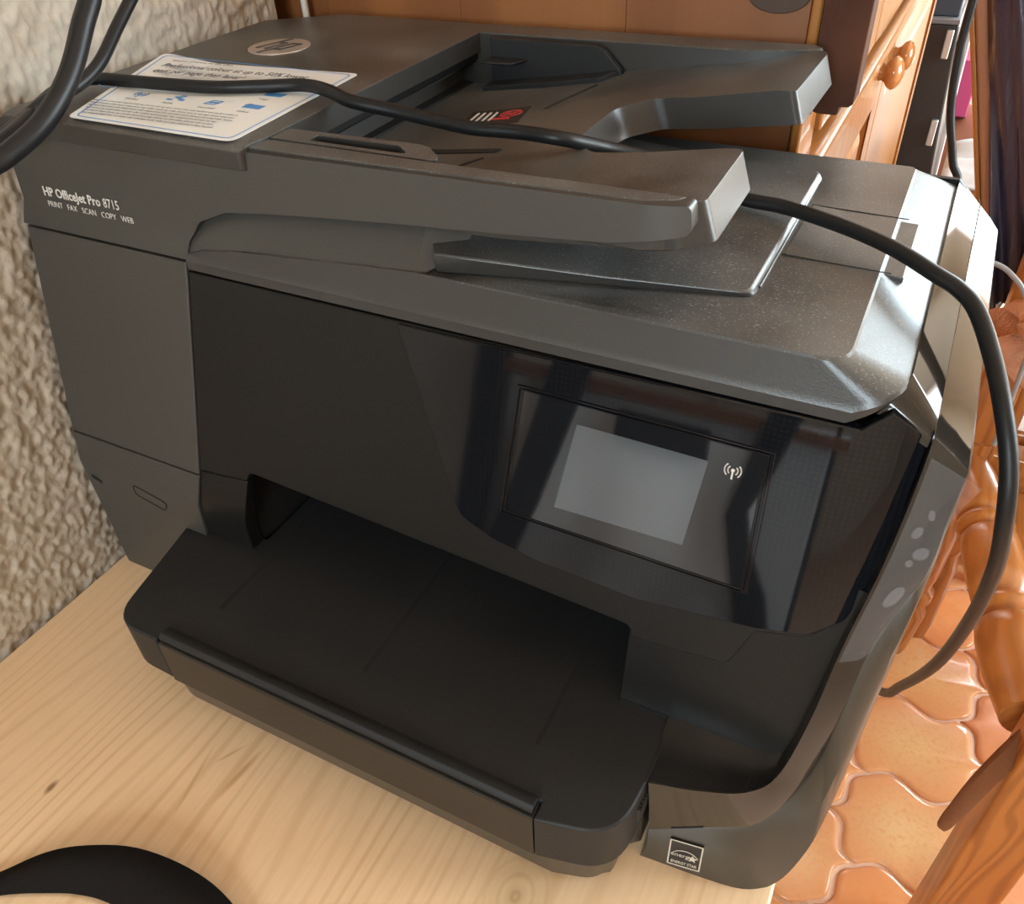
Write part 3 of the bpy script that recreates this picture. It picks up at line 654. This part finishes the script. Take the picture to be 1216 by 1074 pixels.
for a, b in (((cxx - .0042, cyy - .004), (cxx + .0042, cyy + .004)), ((cxx - .003, cyy + .001), (cxx + .003, cyy + .001)), ((cxx - .003, cyy - .0015), (cxx + .0025, cyy - .0015)), ((cxx - .0075, cyy - .0105), (cxx + .0035, cyy - .0105)), ((cxx - .0065, cyy - .0085), (cxx + .002, cyy - .0085))):
    g.add(*(lambda q: (q.v, q.f))(outline([a, b], .0010, lambda x, y, d=0: (x, y, bed(x, y) + .0006 - d), .0003)))
g.build('warning_icon', m_icr, ftray, smooth=0, label='red no-staples warning icon')

# model lettering on the feeder front
tdir = Vector((1, 0, 0)); bx = lambda x, z: Vector((x, FA(z) - .0004, z))
mb_ = frame_at(bx(-.4573, .2748), tdir, (0, .10, 1))
text('model_lettering', 'HP OfficeJet Pro', .0074, m_white, P, mb_, .00014, sx=.93)
text('model_number', '8715', .0074, m_white, P, frame_at(bx(-.4085, .2748), tdir, (0, .10, 1)), 0, sx=.85)
text('function_lettering', 'PRINT   FAX   SCAN   COPY   WEB', .0050, m_white, P, frame_at(bx(-.4562, .2685), tdir, (0, .10, 1)), -.00002, sx=.90)
# round maker's badge on the cover
m_badge = mat('brushed badge', (.50, .40, .34), .35, .4); m_badged = mat('badge letters', (.06, .05, .045), .5)
bc = Vector((-.4033, .4480)); R_ = .0200
badge = mesh('badge', *slab([(bc.x + R_*math.cos(2*PI*k/40), bc.y + R_*math.sin(2*PI*k/40)) for k in range(40)], lambda x, y: (x, y, .3212), lambda x, y: (x, y, .3200)), m_badge, P, bevel=.0003, label='round silvery brown badge with slanted letters')
g = G(); slx = lambda x, y: (bc.x + x + y*.32, bc.y + y)
def bar(x0, x1, y0, y1): g.add(*slab([slx(x0, y0), slx(x1, y0), slx(x1, y1), slx(x0, y1)], lambda x, y: (x, y, .3216), lambda x, y: (x, y, .3211)))
bar(-.0098, -.0074, -.0085, .0175); bar(-.0074, -.0020, .0060, .0085); bar(-.0030, -.0006, -.0085, .0070)
bar(.0022, .0046, -.0185, .0085); bar(.0046, .0098, .0060, .0085); bar(.0086, .0110, -.0085, .0070); bar(.0046, .0098, -.0085, -.0062)
g.build('badge_letters', m_badged, badge, smooth=0)

# advertising sticker on the cover
m_paper = mat('white sticker', (.80, .79, .77), .45); m_blue = mat('blue print', (.08, .28, .62), .5); m_ink = mat('grey print', (.14, .14, .16), .6)
so = Vector((-.4180, .2925, .3208)); sxd = Vector((-.3047, .2921, .3208)) - so; syd = Vector((-.4530, .4000, .3208)) - so
W_, H_ = .1135, .1130
shear = syd/ H_
def sp_(u, v, d=0): # u along the front edge, v towards the back
    p = so + Vector((1, 0, 0))*u + Vector((0, 1, 0))*v
    return (p.x, p.y, .3208 + d + (.0022*max(0, (.004 - u)/.02) if u < .004 else 0))
st_poly = rpoly([(.0, 0, .004), (.1130, 0, .006), (.1045, .1180, .005), (-.0350, .1060, .005)], 5)
stick = mesh('sticker', *slab(st_poly, lambda u, v: sp_(u, v, .0002), lambda u, v: sp_(u, v, 0), (.004, .05), ()), m_paper, P, smooth=0, label='white advertising sticker with a blue border')
ib = rpoly([(.003, .003, .004), (.1095, .003, .005), (.1015, .1145, .004), (-.0310, .1035, .004)], 5)
outline(ib + ib[:1], .0007, lambda u, v, d=0: sp_(u, v, .00035 - d*.2), .0004).build('sticker_border', m_blue, stick, smooth=0)
srow = Vector((.1395, .0120, 0)).normalized()
fr_ = lambda u, v: frame_at(Vector(sp_(u, v, .0003)), (1, .045, 0), (-.16, 1, 0))
text('sticker_headline', 'Professional colour at up to 50% lower', .0088, m_ink, stick, fr_(-.019, .0860), .00022, ext=.00003, sx=.76)
text('sticker_headline', 'cost per page than laser\u00b9', .0088, m_ink, stick, fr_(-.0165, .0760), .00022, ext=.00003, sx=.76)
text('sticker_small_print', 'Wireless all-in-one for the office', .0036, m_ink, stick, fr_(-.021, .0965), 0, ext=.00003)
def fine(seed, n_):
    random.seed(seed); words = 'page yield based on standard print tests and compared with colour laser devices actual results vary with use content and other factors see details online'.split()
    return ' '.join(random.choice(words) for _ in range(n_))
for k in range(6):
    text('sticker_small_print', fine(k, 19), .0029, m_ink, stick, fr_(-.0085 + k*.0020, .0235 - k*.0032), 0, ext=.00003, sx=.70)
ICO = [(-.0185, .0440), (.0080, .0440), (.0350, .0450), (.0600, .0455), (.0863, .0470), (.0838, .0678)]
for k, (cx0, cy0) in enumerate(ICO):
    g = G()
    pr_ = lambda u_, v_, d=0: sp_(u_, v_, .0004 - d*.2)
    if k == 0: pts = [(cx0 + .005*math.cos(a), cy0 + .0028*math.sin(a)) for a in [2*PI*i/12 for i in range(13)]]; g = outline(pts, .0007, pr_, .0004)
    elif k == 1:
        for r in (.002, .004):
            for s in (-1, 1):
                q = outline([(cx0 + s*r*math.cos(a), cy0 + r*math.sin(a)) for a in [math.radians(-45 + 15*i) for i in range(7)]], .0007, pr_, .0004); g.add(q.v, q.f)
        q = outline([(cx0, cy0 - .005), (cx0, cy0)], .0008, pr_, .0004); g.add(q.v, q.f)
    elif k == 2:
        for (a, b) in ((-.004, -.003), (.004, -.002), (.0, .004), (.001, 0), (-.002, .0015)):
            q = outline([(cx0 + a - .001, cy0 + b), (cx0 + a + .001, cy0 + b)], .0020, pr_, .0004); g.add(q.v, q.f)
    elif k == 3:
        q = outline([(cx0 - .004, cy0 - .003), (cx0 + .003, cy0 - .003), (cx0 + .004, cy0 + .003), (cx0 - .003, cy0 + .003), (cx0 - .004, cy0 - .003)], .0008, pr_, .0004); g.add(q.v, q.f)
        q = outline([(cx0 - .002, cy0), (cx0 + .003, cy0)], .0022, pr_, .0004); g.add(q.v, q.f)
    else:
        q = outline([(cx0 - .003, cy0), (cx0 + .003, cy0)], .0058, pr_, .0004); g.add(q.v, q.f)
        q = outline([(cx0 - .006, cy0 + .001), (cx0 - .004, cy0 + .003)], .0010, pr_, .0004); g.add(q.v, q.f)
    g.build('sticker_icon', m_blue, stick, smooth=0)
    text('sticker_caption', ('Print', 'Wireless', 'Mobile', 'Two-sided', 'Colour', 'Copy')[k], .0028, m_ink, stick, fr_(cx0 - .004, cy0 - .0095), 0, ext=.00003)

# ---------------------------------------------------------------- cables
pc = catmull([(-.3968, .2294, .3250), (-.4117, .2591, .3262), (-.4409, .3030, .3268), (-.4472, .3224, .3268), (-.4464, .3365, .3264), (-.4075, .3438, .3254), (-.3689, .3495, .3250), (-.3420, .3598, .3250), (-.3191, .3673, .3256), (-.2992, .3630, .3256), (-.2810, .3570, .3238), (-.2560, .3610, .3200), (-.2318, .3618, .3175), (-.2118, .3606, .3165), (-.1871, .3630, .3165), (-.1640, .3640, .3155), (-.1500, .3900, .3040), (-.1250, .4080, .2935), (-.1050, .4080, .2875), (-.0847, .4020, .2835), (-.0635, .3985, .2836), (-.0423, .3900, .2838), (-.0219, .3793, .2838), (-.0063, .3696, .2830), (.0087, .3588, .2810),
              (.0194, .3530, .2785), (.0274, .3455, .2745), (.0362, .3315, .2650), (.0443, .3136, .2539), (.0525, .3015, .2361), (.0586, .2965, .2113), (.0654, .3086, .1728), (.0714, .3394, .1073), (.0735, .380, .0232), (.0703, .4361, -.0729), (.0634, .4698, -.1276), (.03, .56, -.22)], 6)
tag(mesh('power_cable', *tube(pc, .0035, 12), m_cable, smooth=60), 'long black cable lying across the printer top and hanging beside its right side', 'cable')
pa = catmull([(-.3500, .2840, .415), (-.3508, .2795, .3882), (-.3493, .2672, .3742), (-.3489, .2518, .3574), (-.3481, .2334, .3452), (-.3511, .2172, .3375), (-.3564, .2027, .3329), (-.375, .18, .33)], 8)
tag(mesh('thick_cable', *tube(pa, .0047, 12), m_cable, smooth=60), 'thick black cable looping in front of the plaster wall at the top left', 'cable')
cz = Vector((0, 0, .45))
pb = catmull([cz + (Vector(p) - cz)*.84 for p in [(-.5074, .4414, .3543), (-.5034, .4112, .3353), (-.4984, .3841, .3192), (-.4984, .3616, .3108), (-.5028, .3413, .3074), (-.5085, .3133, .2966), (-.523, .2958, .2865)]], 8)
tag(mesh('thin_cable', *tube(pb, .0034, 10), m_cable, smooth=60), 'thinner black cable bending along the plaster wall behind the thick loop', 'cable')

# dark strap lying on the table
m_strap = mat('black webbing', (.007, .0055, .005), .9, spec=.2)
bump(m_strap, noise_n(m_strap, coords(m_strap, (1, 1, 1)), 900, 2), .5, .0006)
oe = catmull([(-.372, .028, .003), (-.3558, .0444, .004), (-.3385, .0632, .008), (-.3198, .0758, .010), (-.2932, .0872, .010), (-.2606, .0920, .008), (-.2319, .0897, .005), (-.20, .078, .003), (-.17, .055, .002)], 5)
ie = catmull([(-.366, .020, .002), (-.3468, .0377, .002), (-.3235, .0505, .002), (-.3080, .0572, .002), (-.2906, .0612, .002), (-.262, .062, .002), (-.235, .058, .002), (-.205, .048, .002), (-.18, .030, .002)], 5)
tag(mesh('strap', *strip([oe, [a.lerp(b, .5) + Vector((0, 0, .003)) for a, b in zip(oe, ie)], ie]), m_strap, smooth=80, solid=.0016), 'black fabric strap curling on the pine table at the lower left', 'strap')

# ---------------------------------------------------------------- pine sideboard behind the printer
m_cabd = wood('brown side panel', (.30, .115, .036), (.16, .052, .016), 'z', 30, .40, .40)
m_cabf = wood('honey pine front', (.42, .17, .040), (.25, .08, .016), 'z', 50, .28, .30, coat=.3)
m_cabh = wood('honey pine rail', (.42, .18, .045), (.25, .08, .018), 'y', 50, .28, .30, coat=.3)
m_board = wood('dark stained board', (.115, .042, .020), (.045, .015, .008), 'z', 60, .6, .42, stretch=.8); B(m_board).inputs['Specular IOR Level'].default_value = .15
cab = empty('sideboard', (-.285, 1.2, ZF), 'honey pine sideboard with turned knobs behind the printer', 'cabinet')
XF, YA, YBk = -.0865, .566, 1.83
bounds = [XL - .006, -.345, -.205, XF - .006]
G().box(X0 - .072, -.4522, YA + .004, YA + .02, ZF, 1.0).build('side_board', m_cabd, cab, bevel=.001)
for a, b in ((-.4520, -.335), (-.3348, -.21), (-.2098, XF - .007)):
    G().box(a, b, YA, YA + .018, ZF + .05, 1.0).build('side_board', m_cabd, cab, bevel=.0005)
G().box(X0 + .008, XF - .012, YA + .02, YBk - .02, ZF + .04, 1.0).build('carcass', m_cabd, cab, smooth=0)
G().box(XF - .0065, XF, YA - .002, YA + .05, ZF, 1.0).build('stile', m_cabf, cab, bevel=.0015)
G().box(XF - .02, XF, YBk - .06, YBk, ZF, 1.0).build('stile', m_cabf, cab, bevel=.0015)
G().box(XF - .02, XF, YA + .05, YBk - .06, ZF, ZF + .09).build('plinth', m_cabh, cab, bevel=.0015)
g = G(); g.box(XF - .01, XF + .012, YA + .012, YBk, .222, .240).box(XF - .01, XF + .006, YA + .012, YBk, .212, .222)
g.build('moulding', m_cabh, cab, bevel=.004, seg=3)
def cab_door(y0, y1, z0, z1, knobs, nm='door'):
    g = G(); s = .05
    g.box(XF - .012, XF + .004, y0, y0 + s, z0, z1).box(XF - .012, XF + .004, y1 - s, y1, z0, z1)
    g.box(XF - .012, XF + .004, y0 + s, y1 - s, z0, z0 + s).box(XF - .012, XF + .004, y0 + s, y1 - s, z1 - s, z1)
    d = g.build(nm, m_cabf, cab, bevel=.002)
    q = [(y0 + s, z0 + s), (y1 - s, z0 + s), (y1 - s, z1 - s), (y0 + s, z1 - s)]; k = .025
    i_ = [(y0 + s + k, z0 + s + k), (y1 - s - k, z0 + s + k), (y1 - s - k, z1 - s - k), (y0 + s + k, z1 - s - k)]
    v_ = [(XF - .008, y, z) for y, z in q] + [(XF + .001, y, z) for y, z in i_]
    mesh('door_panel', v_, [(0,1,5,4), (1,2,6,5), (2,3,7,6), (3,0,4,7), (4,5,6,7)], m_cabf, d, smooth=0)
    for (y, z) in knobs:
        mesh('knob', *lathe([(0, .009), (.15, .008), (.28, .010), (.42, .0145), (.6, .0165), (.78, .0145), (.92, .009), (1, .002)], (XF + .003, y, z), (XF + .027, y, z), 18), m_knob, d, smooth=70)
m_knob = mat('varnished knob', (.52, .20, .06), .16, coat=.6)
ym = 1.035
cab_door(YA + .055, ym - .003, ZF + .10, .208, [(.985, .196)])
cab_door(ym + .003, YBk - .065, ZF + .10, .208, [(1.110, .183)])
cab_door(YA + .055, .86, .248, .99, [])
cab_door(.866, 1.35, .248, .99, [])
cab_door(1.356, YBk - .065, .248, .99, [])
G().add(*slab(rpoly([(-.0855, .279, .010), (-.066, .279, .012), (-.066, .284, 0), (-.0585, .2845, .002), (-.0585, .95, 0), (-.0855, .95, 0)], 5), lambda x, z: (x, .558 if x < -.06 else .562, z), lambda x, z: (x, .585, z), (-.066,))).build('corner_board', m_board, cab, bevel=.0015, label='dark stained corner board with a rounded lower end')
mesh('wood_knot', *slab([(-.113 + .019*math.cos(2*PI*k/24), .343 + .011*math.sin(2*PI*k/24)) for k in range(24)], lambda x, z: (x, YA - .0012, z), lambda x, z: (x, YA + .002, z)), mat('dark knot wood', (.05, .024, .012), .4), cab, bevel=.0005, label='dark oval knot in the side board')
m_wcord = mat('white cord plastic', (.62, .58, .52), .5)
tag(mesh('white_cable', *tube([(-.4705, .560, -.60), (-.4700, .560, .0), (-.4700, .5595, .33), (-.471, .560, .9)], .0026, 8), m_wcord, smooth=60), 'thin white cable hanging down beside the brown sideboard side', 'cable')

# ---------------------------------------------------------------- wooden chair at the right
m_chair = wood('varnished orange pine', (.46, .165, .035), (.24, .070, .013), 'z', 190, .30, .45, coat=.3, stretch=.16)
m_chairh = wood('varnished orange pine rail', (.48, .185, .045), (.26, .080, .016), 'y', 150, .30, .28, coat=.35)
ch = empty('wooden_armchair', (.33, .85, ZF), 'orange varnished wooden chair with turned side rail right of the table', 'chair')
mesh('leg', *slab(rpoly([(.197, .575, .006), (.262, .585, .006), (.258, .632, .006), (.193, .622, .006)], 4), lambda x, y: (x + .012, y, -.20), lambda x, y: (x + .012, y, ZF)), m_chair, ch, bevel=.004)
def ringed(z0, z1, r): return [(0, r*.7), (.02, r*.8), (.06, r), (.10, r*.75), (.14, r), (.2, r*.8), (.5, r*1.1), (.8, r*.85), (.86, r), (.9, r*.75), (.94, r), (1, r)]
mesh('leg', *lathe([(0, .015), (.03, .018), (.12, .022), (.22, .026), (.27, .019), (.29, .026), (.33, .026), (.35, .018), (.40, .022), (.60, .026), (1, .028)], (.135, 1.05, ZF), (.135, 1.05, -.26), 18), m_chair, ch, smooth=70)
G().box(.112, .160, 1.03, 1.075, -.30, .02).build('back_post', m_chair, ch, bevel=.005)
rail = [(0, .024), (.04, .026), (.10, .029), (.22, .031), (.26, .029), (.275, .024), (.29, .031), (.315, .033), (.34, .026), (.36, .032), (.40, .033), (.52, .034), (.60, .033), (.625, .026), (.64, .034), (.67, .036), (.695, .027), (.715, .036), (.76, .038), (.86, .037), (1, .030)]
mesh('side_rail', *lathe(rail, (.138, 1.03, -.300), (.222, .640, -.300), 24), m_chairh, ch, smooth=70, label='turned side rail with ring grooves')
G().box(.15, .60, 1.035, 1.07, -.33, -.275).build('rear_rail', m_chairh, ch, bevel=.004)
G().box(.585, .625, .59, .635, ZF, -.262).build('leg', m_chair, ch, bevel=.004)
G().box(.585, .625, 1.03, 1.075, ZF, .02).build('back_post', m_chair, ch, bevel=.004)
mesh('seat', *slab([(.165, 1.035), (.235, .66), (.60, .66), (.60, 1.035)], lambda x, y: (x, y, -.325), lambda x, y: (x, y, -.345)), m_chairh, ch, bevel=.004)
# brown fabric tie round the near leg
m_tie = mat('brown suede', (.16, .062, .028), .95, spec=.1); bump(m_tie, noise_n(m_tie, coords(m_tie), 120, 3), .6, .003)

ta = catmull([(.262, .660, -.262), (.236, .628, -.268), (.212, .600, -.292), (.192, .572, -.322), (.176, .545, -.350), (.166, .528, -.368)], 5)
rows = []
for i, p in enumerate(ta):
    t = i/(len(ta) - 1); wd = lin([(0, .010), (.35, .0135), (.7, .0115), (.92, .008), (1, .004)], t)
    sd = Vector((.62, -.55, -.5)).normalized()*wd
    wob = Vector((0, .0, .003*math.sin(9*t)))
    rows.append([p - sd*.9 + wob, p - sd*.3 + Vector((-.004, -.004, .004)) - wob, p + sd*.4 + Vector((-.002, -.003, .003)) + wob, p + sd*.9])
tag(mesh('fabric_tie', *strip(rows), m_tie, smooth=80, solid=.004, subsurf=1), 'brown suede tie end hanging over the thick wooden chair leg', 'tie')

# cushion and things on the chairs farther off
def blob(name, c, r, mat_, parent=None, amp=.15, fr=6, seed=0, box=1.0, rings=16, segs=24):
    V, Fc = [], []; rows = []
    for i in range(1, rings):
        th = PI*i/rings; row = []
        for j in range(segs):
            ph = 2*PI*j/segs
            d = Vector((math.sin(th)*math.cos(ph), math.sin(th)*math.sin(ph), math.cos(th)))
            d = Vector([math.copysign(abs(q)**box, q) for q in d])
            k = 1 + amp*noise.noise(d*fr*.3 + Vector((seed, seed*2, 0))) 
            row.append(Vector(c) + Vector((d.x*r[0], d.y*r[1], d.z*r[2]))*k)
        rows.append(row)
    return mesh(name, *loft(rows), mat_, parent, smooth=180)
m_cush = mat('terracotta textile', (.50, .24, .14), .9)
v = coords(m_cush); L(m_cush, mix(m_cush, noise_n(m_cush, v, 60, 3), (.40, .16, .085), (.62, .36, .24)), B(m_cush).inputs['Base Color']); bump(m_cush, noise_n(m_cush, v, 300, 2), .5, .002)
c2 = empty('dining_chair', (.34, 1.30, ZF), 'orange wooden chair with a terracotta cushion, partly hidden at the right edge', 'chair')
mesh('top_rail', *slab(rpoly([(.1635, .0, .01), (.1635, -.19, .02), (.62, -.19, .02), (.62, .0, .03)], 5), lambda x, z: (x, 1.10, z - .06), lambda x, z: (x, 1.125, z - .06)), m_chairh, c2, bevel=.005)
for (x, y, top) in ((.165, 1.10, -.05), (.585, 1.10, -.05), (.165, 1.48, -.3), (.585, 1.48, -.3)):
    mesh('leg', *lathe([(0, .014), (.05, .018), (.25, .020), (.3, .015), (.33, .021), (.6, .020), (1, .021)], (x, y, ZF), (x, y, top), 14), m_chair, c2, smooth=70)
G().box(.16, .60, 1.09, 1.49, -.30, -.27).build('seat', m_chairh, c2, bevel=.005)
G().box(.16, .60, 1.095, 1.125, -.52, -.485).build('stretcher', m_chairh, c2, bevel=.004)
tag(blob('chair_cushion', (.215, 1.0, -.085), (.105, .05, .045), m_cush, amp=.5, fr=9, seed=3, box=.7), 'terracotta textile cushion hanging over the orange wooden chair back', 'cushion')
m_red = mat('red fabric', (.50, .015, .02), .6)
tag(blob('red_bag', (.30, 1.36, -.605), (.095, .07, .112), m_red, amp=.5, fr=8, seed=5, box=.6), 'bright red fabric bag on the floor behind the wooden chair', 'bag')
# leaning board with a dark shiny jacket beside it
m_plank = wood('brown board', (.42, .19, .085), (.27, .10, .04), 'z', 40, .4, .3)
def lean(x, z0=-.225, z1=.216): return x - .315*(z1 - z0)*0
pb_ = slab([(.0975 + .170, -.71), (.1250 + .170, -.71), (-.020 - .20, .85), (-.048 - .20, .85)], lambda x, z: (x, 1.25, z), lambda x, z: (x, 1.28, z))
sl_ = .3152; bx0 = lambda z: .118 - .3152*(z + .225)
def leaning(name, w0, w1, y0, y1, mat_, z0=ZF + .002, z1=.29, **k):
    v_ = []
    for z in (z0, z1):
        v_ += [(bx0(z) + w0, y0, z), (bx0(z) + w1, y0, z), (bx0(z) + w1, y1, z), (bx0(z) + w0, y1, z)]
    return mesh(name, v_, [(0,1,2,3), (4,7,6,5), (0,4,5,1), (1,5,6,2), (2,6,7,3), (3,7,4,0)], mat_, bevel=.003, **k)
lb = empty('leaning_board', (.28, 1.27, ZF), 'tall brown wooden board leaning beside the dark shiny jacket', 'board')
o = leaning('board', .004, .024, 1.25, 1.275, m_plank); adopt(o, lb)
o = leaning('edge_strip', -.003, .0035, 1.249, 1.276, m_cabf); adopt(o, lb)
m_jack = mat('dark shiny nylon', (.030, .028, .055), .25, spec=.6)
bump(m_jack, noise_n(m_jack, coords(m_jack, (1, 1, .2)), 35, 4), .5, .01)
rows = []
for i in range(45):
    t = i/44; row = []
    for j in range(36):
        z = lerp(-.165, .30, j/35); x = bx0(z)*.97 + .020 + .30*t - .02*max(0, -z)
        y = 1.215 + .016*math.sin(t*34 + 1.2*math.sin(z*6)) + .010*math.sin(t*71 + z*9) + .012*noise.noise((x*9, z*5, 2))
        row.append((x, y, z + .010*math.sin(t*25)*(j == 0)))
    rows.append(row)
tag(mesh('jacket', *strip(rows), m_jack, smooth=180, solid=.004), 'dark shiny nylon jacket hanging in vertical folds at the right edge', 'jacket')
# thin cables by the board
tag(mesh('hanging_cable', *tube(catmull([(-.0125, .80, .55), (-.012, .80, .30), (-.0115, .80, .264), (-.006, .80, .219), (.0065, .80, .178), (.02, .80, .13), (.03, .80, -.1)], 6), .0034, 8), m_cable, smooth=60), 'thin black cable hanging in front of the brown leaning board', 'cable')
m_gcab = mat('grey cable plastic', (.20, .19, .19), .4)
tag(mesh('grey_cable', *tube(catmull([(.02, .79, .10), (.064, .80, .092), (.083, .80, .082), (.097, .80, .066), (.115, .80, .03), (.12, .80, -.1)], 6), .0024, 8), m_gcab, smooth=60), 'thin grey cable crossing below the dark jacket', 'cable')
# farther back: black tower, pale board, book box, pouf, white cloth on a crate
m_blk = mat('black lacquer', (.020, .019, .020), .35); m_clip = mat('steel clip', (.55, .60, .66), .3, .9)
tw = empty('black_tower', (-.14, 2.05, ZF), 'tall black cabinet with steel clips beyond the pine sideboard', 'cabinet')
v_ = []
for z in (ZF, .042):
    xr_ = lambda z: -.020 - .0795*(z + .208)
    v_ += [(-.20, 1.95, z), (xr_(z) , 1.95, z), (xr_(z), 2.15, z), (-.20, 2.15, z)]
mesh('housing', v_, [(0,1,2,3), (4,7,6,5), (0,4,5,1), (1,5,6,2), (2,6,7,3), (3,7,4,0)], m_blk, tw, bevel=.004)
G().box(-.20, -.040, 1.945, 2.155, .042, .052).build('lid', mat('grey lid', (.16, .16, .17), .4), tw, bevel=.002)
for (x, z) in ((-.052, .008), (-.037, -.160)):
    G().box(x - .007, x + .006, 1.938, 1.951, z - .026, z + .026).build('clip', m_clip, tw, bevel=.002)
tag(G().box(-.19, -.045, 1.965, 2.12, .0525, .30).build('storage_box', mat('slate card', (.045, .055, .075), .6), bevel=.003), 'dark slate storage box standing on top of the black cabinet', 'box')
m_pale = mat('pale grey panel', (.48, .46, .46), .6)
tag(mesh('pale_panel', *slab([(-.010, ZF + .001), (.006, ZF + .001), (-.018, .03), (-.034, .03)], lambda x, z: (x, 2.16, z), lambda x, z: (x, 2.20, z)), m_pale, bevel=.002), 'pale grey panel standing on edge beside the black cabinet', 'panel')
m_mag = mat('magenta card', (.42, .05, .16), .6)
bk = G().box(-.03, .02, 2.35, 2.50, -.245, -.115).build('magenta_box', m_mag, bevel=.003); tag(bk, 'magenta cardboard box on the rust brown pouf', 'box')
m_pouf = mat('rust leather', (.24, .085, .05), .5)
tag(blob('leather_pouf', (.065, 2.42, -.485), (.17, .16, .24), m_pouf, amp=.1, box=.6), 'rust brown leather pouf on the floor in the far corner', 'pouf')
m_crate = wood('crate wood', (.48, .27, .12), (.34, .16, .06), 'x', 40, .5, .3)
cr_ = empty('low_bench', (.12, 1.78, ZF), 'low brown bench under a white cloth', 'bench')
G().box(.005, .25, 1.70, 1.90, -.225, -.18).build('bench_top', m_crate, cr_, bevel=.003)
for x in (.012, .215): G().box(x, x + .03, 1.71, 1.89, ZF, -.225).build('leg', m_crate, cr_, bevel=.003)
m_cloth = mat('white cotton', (.42, .41, .42), .9)
rows = []
for i in range(14):
    row = []
    for j in range(14):
        x = lerp(.002, .23, i/13); y = lerp(1.69, 1.88, j/13)
        row.append((x, y, -.176 + .028*abs(noise.noise((x*14, y*12, 1))) + (.02 if 2 < j else 0)*(.4 + .6*noise.noise((x*7, y*9, 4)))))
    rows.append(row)
rows = [[(a[0], a[1], max(a[2], -.178)) for a in r] for r in rows]
tag(mesh('white_cloth', *strip(rows), m_cloth, smooth=180, solid=.004), 'crumpled white cloth lying on the low brown bench', 'cloth')

# behind the camera, added only to be mirrored in the glossy panel: a stand-in airer with a pale sheet
m_dk = mat('dark airer bars', (.015, .015, .017), .5)

af = empty('reflection_prop', (-.25, -.37, ZF), 'added dark stand-in airer with a pale sheet, mirrored in the printer touch screen', 'prop')
def bar2(name, pts, m_, y=-.350, th=.012):
    mesh(name, *slab(pts, lambda x, z: (x, y, z), lambda x, z: (x, y - th, z)), m_, af, bevel=.002)
bar2('bar', [(-.372, .15), (-.318, .15), (-.364, -.065), (-.43, -.30), (-.47, -.30), (-.412, -.075)], m_dk)
bar2('bar', [(-.098, .15), (-.060, .15), (-.080, .06), (-.100, 0), (-.085, -.05), (-.055, -.10), (.0, -.30), (-.04, -.30), (-.100, -.09), (-.125, -.01)], m_dk)
bar2('bar', [(-.480, .15), (-.446, .15), (-.446, -.30), (-.480, -.30)], m_dk)
bar2('top_bar', [(-.482, .096), (.02, .096), (.02, .113), (-.482, .113)], m_chairh, -.36)
bar2('mirrored_card', [(-.282, .038), (-.162, .041), (-.165, .083), (-.282, .083)], m_dk, -.357)
for x in (-.47, -.02): bar2('leg', [(x, .15), (x + .014, .15), (x + .014, ZF + .001), (x, ZF + .001)], m_dk, -.40)
rows = []
for i in range(30):
    x = lerp(-.45, -.02, i/29); rows.append([(x, -.385 + .010*math.sin(x*40 + 1.5*math.sin(j)) , lerp(-.36, .10, j/7)) for j in range(8)])
sh = mesh('mirrored_sheet', *strip(rows), mat('pale mirrored sheet', (.78, .80, .82), .9), af, smooth=180, solid=.003)  # sheet added for the pale part of the screen reflection
